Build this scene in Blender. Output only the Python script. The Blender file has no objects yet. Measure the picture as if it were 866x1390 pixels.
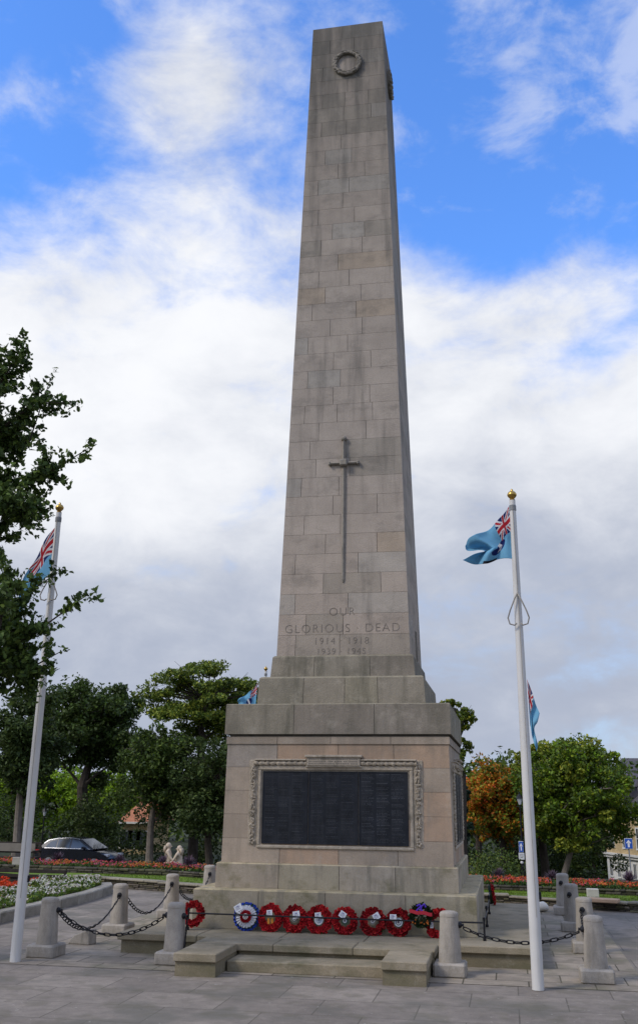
import bpy, math, random
import numpy as np
from mathutils import Vector, Matrix, noise as mnoise
R_ = math.radians
sc = bpy.context.scene
col = sc.collection
# ------------------------------------------------------------------ camera
CX, CY, CZ = 2.99345, -19.80968, 2.11997
YAW, PITCH, ROLL, FPX = -0.186377, 0.316754, 0.011511, 1320.558
_F = Vector((math.sin(YAW)*math.cos(PITCH), math.cos(YAW)*math.cos(PITCH), math.sin(PITCH)))
_R = Vector((math.cos(YAW), -math.sin(YAW), 0)); _U = _R.cross(_F)
R0 = math.cos(ROLL)*_R + math.sin(ROLL)*_U; U0 = -math.sin(ROLL)*_R + math.cos(ROLL)*_U
CAM = Vector((CX, CY, CZ))
cd = bpy.data.cameras.new('camera'); cam = bpy.data.objects.new('camera', cd); col.objects.link(cam)
m = Matrix((R0, U0, -_F)).transposed().to_4x4(); m.translation = CAM; cam.matrix_world = m
cd.sensor_fit = 'VERTICAL'; cd.sensor_height = 36; cd.lens = FPX/1390*36
cd.shift_y = -45/1390; cd.clip_end = 4000; cd.clip_start = .1
sc.camera = cam
# ------------------------------------------------------------------ light
SUN_EL, SUN_AZ = R_(42), R_(-128)      # azimuth from +Y towards +X : behind and left of the camera
wd = bpy.data.worlds.new('World'); sc.world = wd; wd.use_nodes = True
nt = wd.node_tree; N = nt.nodes; L = nt.links; N.clear()
def nd(tree, t, **kw):
    n = tree.nodes.new(t)
    for k, v in kw.items():
        if k[0] == 'i' and k[1:].isdigit(): n.inputs[int(k[1:])].default_value = v
        else: setattr(n, k, v)
    return n
def mth(tree, op, a, b=None, c=None, clamp=False):
    n = tree.nodes.new('ShaderNodeMath'); n.operation = op; n.use_clamp = clamp
    for i, v in enumerate((a, b, c)):
        if v is None: continue
        if isinstance(v, (int, float)): n.inputs[i].default_value = v
        else: tree.links.new(v, n.inputs[i])
    return n.outputs[0]
def mrange(tree, v, a, b, c=0., d=1., smooth=True):
    n = tree.nodes.new('ShaderNodeMapRange')
    n.interpolation_type = 'SMOOTHSTEP' if smooth else 'LINEAR'
    tree.links.new(v, n.inputs[0])
    for i, q in enumerate((a, b, c, d)): n.inputs[i+1].default_value = q
    return n.outputs[0]
def mixc(tree, f, a, b, mode='MIX'):
    n = tree.nodes.new('ShaderNodeMix'); n.data_type = 'RGBA'; n.blend_type = mode
    for s, v in ((0, f), (6, a), (7, b)):
        if isinstance(v, (int, float)): n.inputs[s].default_value = v
        elif isinstance(v, tuple): n.inputs[s].default_value = (*v[:3], 1)
        else: tree.links.new(v, n.inputs[s])
    return n.outputs[2]
sky = nd(nt, 'ShaderNodeTexSky', sky_type='NISHITA', sun_disc=False, sun_elevation=SUN_EL, sun_rotation=SUN_AZ, air_density=1.0, dust_density=.3, ozone_density=2.5)
tc = nd(nt, 'ShaderNodeTexCoord'); nrm = nd(nt, 'ShaderNodeVectorMath', operation='NORMALIZE'); L.new(tc.outputs['Generated'], nrm.inputs[0])
D = nrm.outputs[0]
sp = nd(nt, 'ShaderNodeSeparateXYZ'); L.new(D, sp.inputs[0])
den = mth(nt, 'ADD', mth(nt, 'MAXIMUM', sp.outputs[2], 0.), .30)
cb = nd(nt, 'ShaderNodeCombineXYZ')
L.new(mth(nt, 'DIVIDE', sp.outputs[0], den), cb.inputs[0]); L.new(mth(nt, 'DIVIDE', sp.outputs[1], den), cb.inputs[1])
cb.inputs[2].default_value = 3.7
def wnoise(scale, detail, rough, dist, off, src=None):
    n = nd(nt, 'ShaderNodeTexNoise'); n.inputs['Scale'].default_value = scale; n.inputs['Detail'].default_value = detail
    n.inputs['Roughness'].default_value = rough; n.inputs['Distortion'].default_value = dist
    a = nd(nt, 'ShaderNodeVectorMath', operation='ADD'); L.new(src or cb.outputs[0], a.inputs[0]); a.inputs[1].default_value = off
    L.new(a.outputs[0], n.inputs['Vector']); return n.outputs[0]
def blob(az, el, r0, r1):   # 1 at the direction, 0 beyond r1 degrees
    a, e = R_(az), R_(el); v = (math.sin(a)*math.cos(e), math.cos(a)*math.cos(e), math.sin(e))
    n = nd(nt, 'ShaderNodeVectorMath', operation='DOT_PRODUCT'); L.new(D, n.inputs[0]); n.inputs[1].default_value = v
    return mrange(nt, n.outputs['Value'], math.cos(R_(r1)), math.cos(R_(r0)))
dz_ = nd(nt, 'ShaderNodeVectorMath', operation='MULTIPLY'); L.new(D, dz_.inputs[0]); dz_.inputs[1].default_value = (1., 1., 1.7); DZ = dz_.outputs[0]
n1 = wnoise(3.4, 10, .58, .25, (.3, 4.1, 0), DZ); n2 = wnoise(3.0, 8, .55, .2, (5.2, 3.3, 1.), DZ); n3 = wnoise(9., 10, .62, .3, (2.2, 7.3, 2.), DZ)
def scale(v, k): return mth(nt, 'MULTIPLY', v, k)
el_bias = mrange(nt, sp.outputs[2], math.sin(R_(23)), math.sin(R_(39)), .42, .02)
cov = mth(nt, 'ADD', mth(nt, 'ADD', scale(mth(nt, 'SUBTRACT', n1, .5), 1.35), el_bias), scale(mth(nt, 'SUBTRACT', n3, .5), .75))
cov = mth(nt, 'SUBTRACT', cov, scale(blob(9, 34, 2, 15), .27))
cov = mth(nt, 'SUBTRACT', cov, scale(blob(-35, 36, 2, 13), .24))
cov = mth(nt, 'ADD', cov, scale(blob(-25, 26, 4, 14), .08))
cov = mth(nt, 'ADD', cov, scale(blob(-17, 37, 2, 9), .06))
cov = mth(nt, 'ADD', cov, mrange(nt, sp.outputs[2], math.sin(R_(46)), math.sin(R_(60)), 0, .15))
mask = mrange(nt, cov, -.17, .36)
lo = mrange(nt, sp.outputs[2], math.sin(R_(5)), math.sin(R_(24)), 0., 1.)
bri = mth(nt, 'ADD', scale(lo, .42), scale(n2, 1.15))
bri = mth(nt, 'ADD', bri, scale(blob(-27, 25, 3, 15), .30))
bri = mth(nt, 'ADD', bri, scale(blob(2, 22, 1, 9), .10))
bri = mth(nt, 'ADD', bri, scale(mth(nt, 'SUBTRACT', n3, .5), .6))
bri = mrange(nt, bri, .50, 1.38)
cloud = mixc(nt, bri, (3.05, 3.4, 4.25), (6.8, 6.9, 7.15))
skyc = mixc(nt, 1., sky.outputs[0], (.98, 1.55, 2.35), 'MULTIPLY')
skyc = mixc(nt, mrange(nt, sp.outputs[2], math.sin(R_(6)), math.sin(R_(22)), .75, 0.), skyc, (3.6, 4.6, 6.0))
veil = scale(mrange(nt, mth(nt, 'ADD', n3, scale(mth(nt, 'SUBTRACT', n2, .5), .9)), .46, .70), .42)
mask = mth(nt, 'MAXIMUM', mask, veil)
fin = mixc(nt, mask, skyc, cloud)
bg = nd(nt, 'ShaderNodeBackground'); bg.inputs[1].default_value = .10; L.new(fin, bg.inputs[0])
wo = nd(nt, 'ShaderNodeOutputWorld'); L.new(bg.outputs[0], wo.inputs[0])
sl = bpy.data.lights.new('sun', 'SUN'); so = bpy.data.objects.new('sun', sl); col.objects.link(so)
sl.energy = 1.5; sl.angle = R_(14); sl.color = (1., .91, .78)
sd = Vector((math.sin(SUN_AZ)*math.cos(SUN_EL), math.cos(SUN_AZ)*math.cos(SUN_EL), math.sin(SUN_EL)))
so.rotation_euler = (-sd).to_track_quat('-Z', 'Y').to_euler(); so.location = (0, 0, 60)
sc.view_settings.view_transform = 'Standard'; sc.view_settings.look = 'None'; sc.view_settings.exposure = 0.50; sc.view_settings.gamma = 1

# ------------------------------------------------------------------ helpers
def ray(u, v):
    d = _F*FPX + R0*(u-433) + U0*(650-v); return d.normalized()
def at_y(u, v, y):
    d = ray(u, v); return CAM + d*((y-CY)/d.y)
def at_z(u, v, z):
    d = ray(u, v); return CAM + d*((z-CZ)/d.z)
def nvar(rng, a, b): return a + (b-a)*rng.random()
class MB:
    def __init__(s): s.v = []; s.f = []; s.c = []; s.mi = []; s.cc = (1, 1, 1); s.m = 0; s.sm = False
    def quad(s, *pts, c=None):
        b = len(s.v); s.v += [tuple(p) for p in pts]; s.f.append(tuple(range(b, b+len(pts)))); s.c.append(c or s.cc); s.mi.append(s.m)
    def add(s, vs, fs, c=None):
        b = len(s.v); s.v += [tuple(p) for p in vs]
        for f in fs: s.f.append(tuple(b+i for i in f)); s.c.append(c or s.cc); s.mi.append(s.m)
    def box(s, x0, x1, y0, y1, z0, z1, c=None, bev=0., M=None):
        if bev <= 0:
            vs = [(x, y, z) for z in (z0, z1) for y in (y0, y1) for x in (x0, x1)]
            fs = [(0, 2, 3, 1), (4, 5, 7, 6), (0, 1, 5, 4), (2, 6, 7, 3), (0, 4, 6, 2), (1, 3, 7, 5)]
        else:
            b = min(bev, (x1-x0)*.45, (y1-y0)*.45, (z1-z0)*.45); vs = []; idx = {}
            for i, (x, sx) in enumerate(((x0, 1), (x1, -1))):
                for j, (y, sy) in enumerate(((y0, 1), (y1, -1))):
                    for k, (z, sz) in enumerate(((z0, 1), (z1, -1))):
                        for a, p in enumerate(((x, y+sy*b, z+sz*b), (x+sx*b, y, z+sz*b), (x+sx*b, y+sy*b, z))):
                            idx[i, j, k, a] = len(vs); vs.append(p)
            g = lambda i, j, k, a: idx[i, j, k, a]
            fs = []
            for i in (0, 1): fs.append([g(i, 0, 0, 0), g(i, 0, 1, 0), g(i, 1, 1, 0), g(i, 1, 0, 0)][::(1 if i == 0 else -1)])
            for j in (0, 1): fs.append([g(0, j, 0, 1), g(1, j, 0, 1), g(1, j, 1, 1), g(0, j, 1, 1)][::(1 if j == 0 else -1)])
            for k in (0, 1): fs.append([g(0, 0, k, 2), g(0, 1, k, 2), g(1, 1, k, 2), g(1, 0, k, 2)][::(1 if k == 0 else -1)])
            for i in (0, 1):
                for j in (0, 1): fs.append([g(i, j, 0, 0), g(i, j, 0, 1), g(i, j, 1, 1), g(i, j, 1, 0)][::(1 if (i+j) % 2 else -1)])
                for k in (0, 1): fs.append([g(i, 0, k, 0), g(i, 0, k, 2), g(i, 1, k, 2), g(i, 1, k, 0)][::(1 if (i+k) % 2 == 0 else -1)])
            for j in (0, 1):
                for k in (0, 1): fs.append([g(0, j, k, 1), g(0, j, k, 2), g(1, j, k, 2), g(1, j, k, 1)][::(1 if (j+k) % 2 else -1)])
            for i in (0, 1):
                for j in (0, 1):
                    for k in (0, 1): fs.append([g(i, j, k, 0), g(i, j, k, 1), g(i, j, k, 2)][::(1 if (i+j+k) % 2 == 0 else -1)])
        if M is not None: vs = [M @ Vector(p) for p in vs]
        s.add(vs, fs, c)
    def tube(s, pts, r, n=8, c=None, cap=True):
        pts = [Vector(p) for p in pts]; rs = r if isinstance(r, (list, tuple)) else [r]*len(pts)
        b = len(s.v); up = None
        for i, p in enumerate(pts):
            t = (pts[min(i+1, len(pts)-1)]-pts[max(i-1, 0)]).normalized()
            if up is None:
                up = Vector((0, 0, 1)) if abs(t.z) < .9 else Vector((1, 0, 0))
            a = t.cross(up).normalized(); up = a.cross(t).normalized()
            for k in range(n):
                an = 2*math.pi*k/n; s.v.append(tuple(p+(a*math.cos(an)+up*math.sin(an))*rs[i]))
        for i in range(len(pts)-1):
            for k in range(n):
                k2 = (k+1) % n
                s.f.append((b+i*n+k, b+i*n+k2, b+(i+1)*n+k2, b+(i+1)*n+k)); s.c.append(c or s.cc); s.mi.append(s.m)
        if cap:
            for q in (tuple(b+k for k in range(n))[::-1], tuple(b+(len(pts)-1)*n+k for k in range(n))):
                s.f.append(q); s.c.append(c or s.cc); s.mi.append(s.m)
    def lathe(s, prof, o=(0, 0, 0), n=24, c=None):   # prof (r, z) from bottom to top
        b = len(s.v); o = Vector(o)
        for r, z in prof:
            for k in range(n):
                a = 2*math.pi*k/n; s.v.append((o.x+r*math.cos(a), o.y+r*math.sin(a), o.z+z))
        for i in range(len(prof)-1):
            for k in range(n):
                k2 = (k+1) % n; s.f.append((b+i*n+k, b+i*n+k2, b+(i+1)*n+k2, b+(i+1)*n+k)); s.c.append(c or s.cc); s.mi.append(s.m)
        for q in (tuple(b+k for k in range(n))[::-1], tuple(b+(len(prof)-1)*n+k for k in range(n))):
            s.f.append(q); s.c.append(c or s.cc); s.mi.append(s.m)
    def ball(s, o, r, n=10, c=None, sz=1.):
        pr = [(max(.001, r*math.cos(t)), r*sz*math.sin(t)) for t in np.linspace(-math.pi/2, math.pi/2, n//2+2)]
        s.lathe(pr, o, n, c)
    def build(s, name, mat, parent=None, smooth=False, loc=None):
        me = bpy.data.meshes.new(name); me.from_pydata(s.v, [], s.f); me.update()
        ca = me.color_attributes.new('tone', 'FLOAT_COLOR', 'CORNER')
        tot = np.array([len(f) for f in s.f]); cc = np.array(s.c, dtype=np.float32).reshape(-1, 3)
        cc = np.repeat(np.c_[cc, np.ones(len(cc))], tot, axis=0).astype(np.float32); ca.data.foreach_set('color', cc.ravel())
        for mm in (mat if isinstance(mat, (list, tuple)) else [mat]): me.materials.append(mm)
        if isinstance(mat, (list, tuple)): me.polygons.foreach_set('material_index', s.mi)
        if smooth: me.polygons.foreach_set('use_smooth', [True]*len(s.f))
        o = bpy.data.objects.new(name, me); col.objects.link(o)
        if parent: o.parent = parent
        if loc is not None: o.location = loc
        return o
def autosmooth(o, ang=35):
    me = o.data; me.polygons.foreach_set('use_smooth', [True]*len(me.polygons))
    me.set_sharp_from_angle(angle=R_(ang))
def tag(o, label=None, cat=None, group=None, kind=None):
    if label: o['label'] = label
    if cat: o['category'] = cat
    if group: o['group'] = group
    if kind: o['kind'] = kind
    return o
def empty(name, loc=(0, 0, 0), label=None, cat=None, group=None):
    o = bpy.data.objects.new(name, None); col.objects.link(o); o.location = loc; o.empty_display_size = .2
    return tag(o, label, cat, group)
def kids(o): return [c for c in bpy.data.objects if c.parent == o]
def copy_tree(o, parent=None):
    c = o.copy(); col.objects.link(c); c.parent = parent
    for ch in kids(o): copy_tree(ch, c)
    return c
# ------------------------------------------------------------------ materials
def mat(name, base=(.5, .5, .5), rough=.8, tone=False, nscale=6., namt=.25, bump=.0, bscale=30., metal=0., dirt=None, dirt_scale=(1., 1., 1.), dirt_amt=.6, dirt_lo=.5, dirt_hi=.7, dirt2=None, d2scale=(1, 1, 1), d2lo=.5, d2hi=.65, spec=.3, transl=0., fine=0.):
    mt = bpy.data.materials.new(name); mt.use_nodes = True; t = mt.node_tree; b = t.nodes['Principled BSDF']
    tcn = t.nodes.new('ShaderNodeTexCoord'); P = tcn.outputs['Object']
    def nz(sc_, det=5, vec=None, rgh=.55):
        n = t.nodes.new('ShaderNodeTexNoise'); n.inputs['Detail'].default_value = det; n.inputs['Roughness'].default_value = rgh
        if isinstance(sc_, tuple):
            mp = t.nodes.new('ShaderNodeMapping'); mp.inputs['Scale'].default_value = sc_; t.links.new(P, mp.inputs[0]); t.links.new(mp.outputs[0], n.inputs['Vector']); n.inputs['Scale'].default_value = 1
        else: t.links.new(P, n.inputs['Vector']); n.inputs['Scale'].default_value = sc_
        return n.outputs[0]
    c = base
    if tone:
        at = t.nodes.new('ShaderNodeVertexColor'); at.layer_name = 'tone'; c = mixc(t, 1., base, at.outputs[0], 'MULTIPLY')
    if namt:
        v = mrange(t, nz(nscale), .3, .7, 1-namt, 1+namt, False); cbn = t.nodes.new('ShaderNodeCombineXYZ')
        for i in range(3): t.links.new(v, cbn.inputs[i])
        c = mixc(t, 1., c, cbn.outputs[0], 'MULTIPLY')
    if fine:
        v = mrange(t, nz(bscale*2.2, 3), .35, .65, 1-fine, 1+fine, False); cbn = t.nodes.new('ShaderNodeCombineXYZ')
        for i in range(3): t.links.new(v, cbn.inputs[i])
        c = mixc(t, 1., c, cbn.outputs[0], 'MULTIPLY')
    if dirt:
        f = mth(t, 'MULTIPLY', mrange(t, nz(dirt_scale, 8, rgh=.65), dirt_lo, dirt_hi), dirt_amt); c = mixc(t, f, c, dirt)
    if dirt2:
        f = mth(t, 'MULTIPLY', mrange(t, nz(d2scale, 8, rgh=.6), d2lo, d2hi), .6); c = mixc(t, f, c, dirt2)
    if isinstance(c, tuple): b.inputs['Base Color'].default_value = (*c, 1)
    else: t.links.new(c, b.inputs['Base Color'])
    b.inputs['Roughness'].default_value = rough; b.inputs['Metallic'].default_value = metal
    b.inputs['Specular IOR Level'].default_value = spec
    if bump:
        bn = t.nodes.new('ShaderNodeBump'); bn.inputs['Strength'].default_value = bump; bn.inputs['Distance'].default_value = .02
        t.links.new(nz(bscale, 6), bn.inputs['Height']); t.links.new(bn.outputs[0], b.inputs['Normal'])
    if transl:
        tr = t.nodes.new('ShaderNodeBsdfTranslucent'); ms = t.nodes.new('ShaderNodeMixShader'); ms.inputs[0].default_value = transl
        if isinstance(c, tuple): tr.inputs[0].default_value = (*c, 1)
        else: t.links.new(c, tr.inputs[0])
        t.links.new(b.outputs[0], ms.inputs[1]); t.links.new(tr.outputs[0], ms.inputs[2]); t.links.new(ms.outputs[0], t.nodes['Material Output'].inputs[0])
    return mt
M = {}
M['shaft'] = mat('shaft_stone', (.375, .325, .278), .9, True, 2.2, .10, .35, 40, dirt=(.13, .12, .105), dirt_scale=(2.2, 2.2, .22), dirt_amt=.55, dirt_lo=.52, dirt_hi=.78, fine=.07)
M['tier'] = mat('tier_stone', (.27, .24, .185), .92, True, 1.6, .14, .4, 35, dirt=(.10, .095, .07), dirt_scale=(3.5, 3.5, .5), dirt_amt=.7, dirt_lo=.45, dirt_hi=.75, fine=.10)
M['die'] = mat('pedestal_stone', (.41, .335, .262), .9, True, 1.5, .10, .3, 40, dirt=(.27, .24, .20), dirt_scale=(3., 3., .4), dirt_amt=.7, dirt_lo=.48, dirt_hi=.72, fine=.06)
M['base'] = mat('base_stone', (.38, .33, .25), .92, True, 1.8, .12, .35, 35, dirt=(.17, .155, .08), dirt_scale=(1.8, 1.8, 2.4), dirt_amt=.75, dirt_lo=.50, dirt_hi=.68, fine=.08, dirt2=(.2, .18, .14), d2scale=(6, 6, .7))
M['plat'] = mat('platform_stone', (.29, .245, .175), .92, True, 1.2, .16, .4, 30, dirt=(.13, .12, .07), dirt_scale=(1.5, 1.5, 3.), dirt_amt=.7, dirt_lo=.47, dirt_hi=.7, fine=.12)
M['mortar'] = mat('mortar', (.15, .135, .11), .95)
M['carve'] = mat('carved_stone', (.42, .36, .28), .9, True, 9, .18, .5, 45, dirt=(.12, .11, .085), dirt_scale=(6, 6, 3), dirt_amt=.6, fine=.1)
M['relief'] = mat('relief_stone', (.26, .235, .20), .9, False, 9, .16, .5, 45, dirt=(.10, .095, .085), dirt_scale=(5, 5, 3), dirt_amt=.5)
M['incised'] = mat('incised_letters', (.20, .175, .15), .95)
def weather(mt, zmap, streak, dark, amt, pits=.25, pale=.12):
    t = mt.node_tree; b = t.nodes['Principled BSDF']; src = b.inputs['Base Color'].links[0].from_socket
    tcn = t.nodes.new('ShaderNodeTexCoord'); P = tcn.outputs['Object']; sp_ = t.nodes.new('ShaderNodeSeparateXYZ'); t.links.new(P, sp_.inputs[0])
    def nz(sc3, d, r_=.6):
        n = t.nodes.new('ShaderNodeTexNoise'); mp = t.nodes.new('ShaderNodeMapping'); mp.inputs['Scale'].default_value = sc3; n.inputs['Detail'].default_value = d; n.inputs['Roughness'].default_value = r_; n.inputs['Scale'].default_value = 1
        t.links.new(P, mp.inputs[0]); t.links.new(mp.outputs[0], n.inputs['Vector']); return n.outputs[0]
    # rain streaks and soot, heavier in a given height band
    h = mrange(t, sp_.outputs[2], zmap[0], zmap[1], 0, 1)
    st = mth(t, 'ADD', scale_(t, nz(streak, 9), 1.), scale_(t, h, .22))
    c = mixc(t, scale_(t, mrange(t, st, .50, .82), amt), src, dark)
    # mottled patches inside the blocks, paler lime bloom, dark pits
    c = mixc(t, scale_(t, mrange(t, nz((3.2, 3.2, 3.2), 9, .7), .52, .70), pale), c, (.55, .50, .42))
    c = mixc(t, scale_(t, mrange(t, nz((1.3, 1.3, 2.2), 10, .72), .50, .66), .30), c, dark)
    c = mixc(t, scale_(t, mrange(t, nz((22, 22, 22), 4), .66, .74), pits), c, dark)
    c = mixc(t, scale_(t, mrange(t, nz((90, 90, 14), 3), .45, .65), .10), c, dark)
    t.links.new(c, b.inputs['Base Color'])
def scale_(t, v, k): return mth(t, 'MULTIPLY', v, k)
weather(M['shaft'], (14.5, 20.), (3.2, 3.2, .30), (.10, .095, .085), .8)
weather(M['tier'], (3.0, 6.), (4., 4., .6), (.09, .085, .065), .45, .3, .22)
weather(M['die'], (2.4, 3.3), (4., 4., .5), (.19, .165, .13), .5, .2, .2)
weather(M['base'], (.3, -.6), (3., 3., 1.2), (.15, .14, .085), .55, .3, .25)
weather(M['plat'], (.2, -.5), (2., 2., 2.), (.11, .105, .06), .5, .3, .2)
M['bronze'] = mat('dark_bronze', (.020, .023, .030), .42, False, 5, .3, .1, 20, .55, dirt=(.05, .052, .06), dirt_scale=(9, 9, .8), dirt_amt=.7, dirt_lo=.45, dirt_hi=.75, spec=.5)
M['bronze_text'] = mat('bronze_lettering', (.055, .058, .065), .5, True, 5, .3, 0, 20, .4)
M['bollard'] = mat('bollard_stone', (.36, .325, .28), .9, False, 5, .16, .4, 45, dirt=(.20, .185, .16), dirt_scale=(5, 5, 1.2), dirt_amt=.6, dirt_lo=.5, dirt_hi=.72, fine=.09)
weather(M['bollard'], (.3, -.3), (7., 7., 1.), (.14, .125, .10), .6, .3, .2)
M['iron'] = mat('black_iron', (.012, .012, .015), .5, False, 9, .3, 0, 20, .3, spec=.4)
M['white_paint'] = mat('pole_paint', (.60, .59, .57), .42, False, 2, .05, 0, dirt=(.33, .33, .29), dirt_scale=(9, 9, .6), dirt_amt=.6, dirt_lo=.5, dirt_hi=.8, spec=.5)
M['gold'] = mat('gold_paint', (.55, .36, .10), .32, metal=.85)
M['rope'] = mat('rope', (.30, .28, .25), .9, bump=.5, bscale=120)
M['flag'] = mat('flag_cloth', (1, 1, 1), .85, True, 30, .03, transl=.35)
M['poppy'] = mat('poppy_petals', (1, 1, 1), .7, True, 40, .12, transl=.15)
M['paperm'] = mat('paper', (1, 1, 1), .7, True, 40, .03)
M['leaf'] = mat('leaves', (1, 1, 1), .55, True, .8, .15, transl=.25, spec=.25)
M['petal'] = mat('flower_petals', (1, 1, 1), .7, True, 20, .08, transl=.2)
M['bark'] = mat('bark', (.055, .045, .036), .95, False, 4, .35, .8, 12)
M['bark_pale'] = mat('bark_pale', (.17, .145, .12), .95, False, 3, .35, .8, 12)
M['wood'] = mat('bench_wood', (.030, .024, .020), .8, False, 8, .3, .4, 30)
M['soil'] = mat('soil', (.035, .026, .018), 1., False, 3, .4, .8, 10)
M['drystone'] = mat('wall_stone', (1, 1, 1), .95, True, 9, .3, .8, 25, dirt=(.03, .03, .02), dirt_scale=(9, 9, 9), dirt_amt=.6)
M['kerb'] = mat('kerb_stone', (.30, .28, .24), .92, True, 3, .18, .5, 28, dirt=(.11, .105, .07), dirt_scale=(3, 3, 6), dirt_amt=.6, fine=.1)
M['grass'] = mat('lawn_grass', (.115, .185, .016), .95, True, 1.6, .22, .6, 60, fine=.18)
M['ground'] = mat('rough_ground', (.028, .036, .014), 1., False, .3, .3, .6, 4)
M['asphalt'] = mat('asphalt', (.05, .05, .05), .95, False, 1, .2, .4, 40)
M['concrete'] = mat('concrete', (.35, .33, .29), .95, True, 3, .15, .3, 30)
M['carpaint'] = mat('car_paint', (.010, .011, .018), .22, spec=.6)
M['chrome'] = mat('silver_trim', (.5, .51, .54), .3, metal=.7)
M['glass'] = mat('dark_glass', (.03, .038, .045), .12, spec=.9)
M['rubber'] = mat('tyre_rubber', (.015, .015, .015), .9)
M['redlens'] = mat('red_lens', (.45, .02, .02), .3)
M['headlens'] = mat('headlight_lens', (.6, .62, .66), .15, spec=.8)
M['paleglass'] = mat('lantern_glass', (.55, .57, .6), .3, spec=.7)
M['statue'] = mat('statue_stone', (.55, .45, .34), .9, False, 8, .12, .3, 25, dirt=(.3, .25, .2), dirt_scale=(6, 6, 3), dirt_amt=.4)
M['render'] = mat('white_render', (.62, .61, .57), .9, True, 2, .07, dirt=(.4, .39, .36), dirt_scale=(1.5, 1.5, .4), dirt_amt=.5)
M['sign'] = mat('sign_face', (1, 1, 1), .45, True, 10, .02)
M['slate'] = mat('slate', (.085, .08, .09), .7, True, 3, .2, .3, 10)
M['greymetal'] = mat('grey_metal', (.22, .23, .24), .5)
M['tile'] = mat('clay_tile', (.42, .17, .09), .85, True, 2, .2, .4, 12)
# brickwork
def brickmat(name, c1, c2, mo, w, h, ms=.012, bumps=.3, dirt=None, sc3=(1, 1, 1), offset=.5, rot=None):
    mt = mat(name, c1, .9); t = mt.node_tree; b = t.nodes['Principled BSDF']
    for l in list(b.inputs['Base Color'].links): t.links.remove(l)
    tcn = t.nodes.new('ShaderNodeTexCoord'); mp = t.nodes.new('ShaderNodeMapping'); t.links.new(tcn.outputs['Object'], mp.inputs[0])
    if rot: mp.inputs['Rotation'].default_value = rot
    br = t.nodes.new('ShaderNodeTexBrick'); t.links.new(mp.outputs[0], br.inputs['Vector'])
    for k, v in (('Color1', c1), ('Color2', c2), ('Mortar', mo)): br.inputs[k].default_value = (*v, 1)
    br.inputs['Scale'].default_value = 1; br.inputs['Brick Width'].default_value = w; br.inputs['Row Height'].default_value = h; br.inputs['Mortar Size'].default_value = ms; br.inputs['Mortar Smooth'].default_value = .3
    br.offset = offset
    def nz(s, d=6):
        n = t.nodes.new('ShaderNodeTexNoise'); n.inputs['Scale'].default_value = s; n.inputs['Detail'].default_value = d; t.links.new(tcn.outputs['Object'], n.inputs['Vector']); return n.outputs[0]
    c = br.outputs[0]
    for s_, a_ in ((.7, .20), (6, .14), (60, .10)):
        v = mrange(t, nz(s_), .3, .7, 1-a_, 1+a_, False); cbn = t.nodes.new('ShaderNodeCombineXYZ')
        for i in range(3): t.links.new(v, cbn.inputs[i])
        c = mixc(t, 1., c, cbn.outputs[0], 'MULTIPLY')
    if dirt: c = mixc(t, mth(t, 'MULTIPLY', mrange(t, nz(1.1, 9), .5, .66), .65), c, dirt)
    c = mixc(t, mth(t, 'MULTIPLY', mrange(t, nz(2.7, 10), .53, .62), .35 if dirt else 0.), c, (.12, .11, .075))
    c = mixc(t, mth(t, 'MULTIPLY', mrange(t, nz(17, 3), .68, .72), .5 if dirt else 0.), c, (.07, .065, .055))
    c = mixc(t, mth(t, 'MULTIPLY', mrange(t, nz(11, 2), .72, .75), .5 if dirt else 0.), c, (.42, .40, .36))
    t.links.new(c, b.inputs['Base Color'])
    bn = t.nodes.new('ShaderNodeBump'); bn.inputs['Strength'].default_value = bumps; bn.inputs['Distance'].default_value = .01; bn.invert = True
    t.links.new(br.outputs['Fac'], bn.inputs['Height']); t.links.new(bn.outputs[0], b.inputs['Normal'])
    return mt
M['paving'] = brickmat('paving_slabs', (.32, .27, .21), (.235, .20, .158), (.09, .078, .052), .9, .62, .012, .35, (.14, .135, .085))
M['path'] = brickmat('outer_paving', (.24, .208, .175), (.185, .16, .135), (.12, .105, .085), 1.2, .9, .01, .25, (.12, .115, .095))
M['brick'] = brickmat('buff_brick', (.46, .34, .18), (.40, .29, .14), (.35, .30, .2), .3, .1, .01, .2, rot=(R_(90), 0, 0))

# ------------------------------------------------------------------ ground
def sstep(a, b, x):
    t = max(0., min(1., (x-a)/(b-a))); return t*t*(3-2*t)
def gh(x, y):
    z = -.315
    z -= 1.75*sstep(15.5, 27, y)
    z -= 1.6*sstep(1, 9, x)*sstep(24, 50, y)
    z += 9*sstep(110, 420, y)+9*sstep(90, 260, x)*sstep(20, 120, y)
    return z
def grid_sheet(name, xs, ys, hf, mt, lift=0.):
    mb = MB(); nx, ny = len(xs), len(ys)
    mb.v = [(x, y, hf(x, y)+lift) for y in ys for x in xs]
    mb.f = [(j*nx+i, j*nx+i+1, (j+1)*nx+i+1, (j+1)*nx+i) for j in range(ny-1) for i in range(nx-1)]
    mb.c = [(1, 1, 1)]*len(mb.f); mb.mi = [0]*len(mb.f)
    return mb.build(name, mt, smooth=True)
xs = sorted(set([-900, -600, -400, -250, -150, -100]+list(range(-80, 81, 4))+[100, 150, 250, 400, 600, 900]))
ys = sorted(set([-900, -500, -200, -100, -50, -20, 0, 10, 15]+list(range(16, 60, 2))+list(range(60, 140, 8))+[150, 180, 220, 260, 300, 360, 420, 600, 900]))
tag(grid_sheet('ground', xs, ys, gh, M['ground']), kind='structure')
def sheet(name, poly, z, mt):
    mb = MB(); mb.quad(*[(x, y, z) for x, y in poly]); return tag(mb.build(name, mt), kind='structure')
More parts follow.
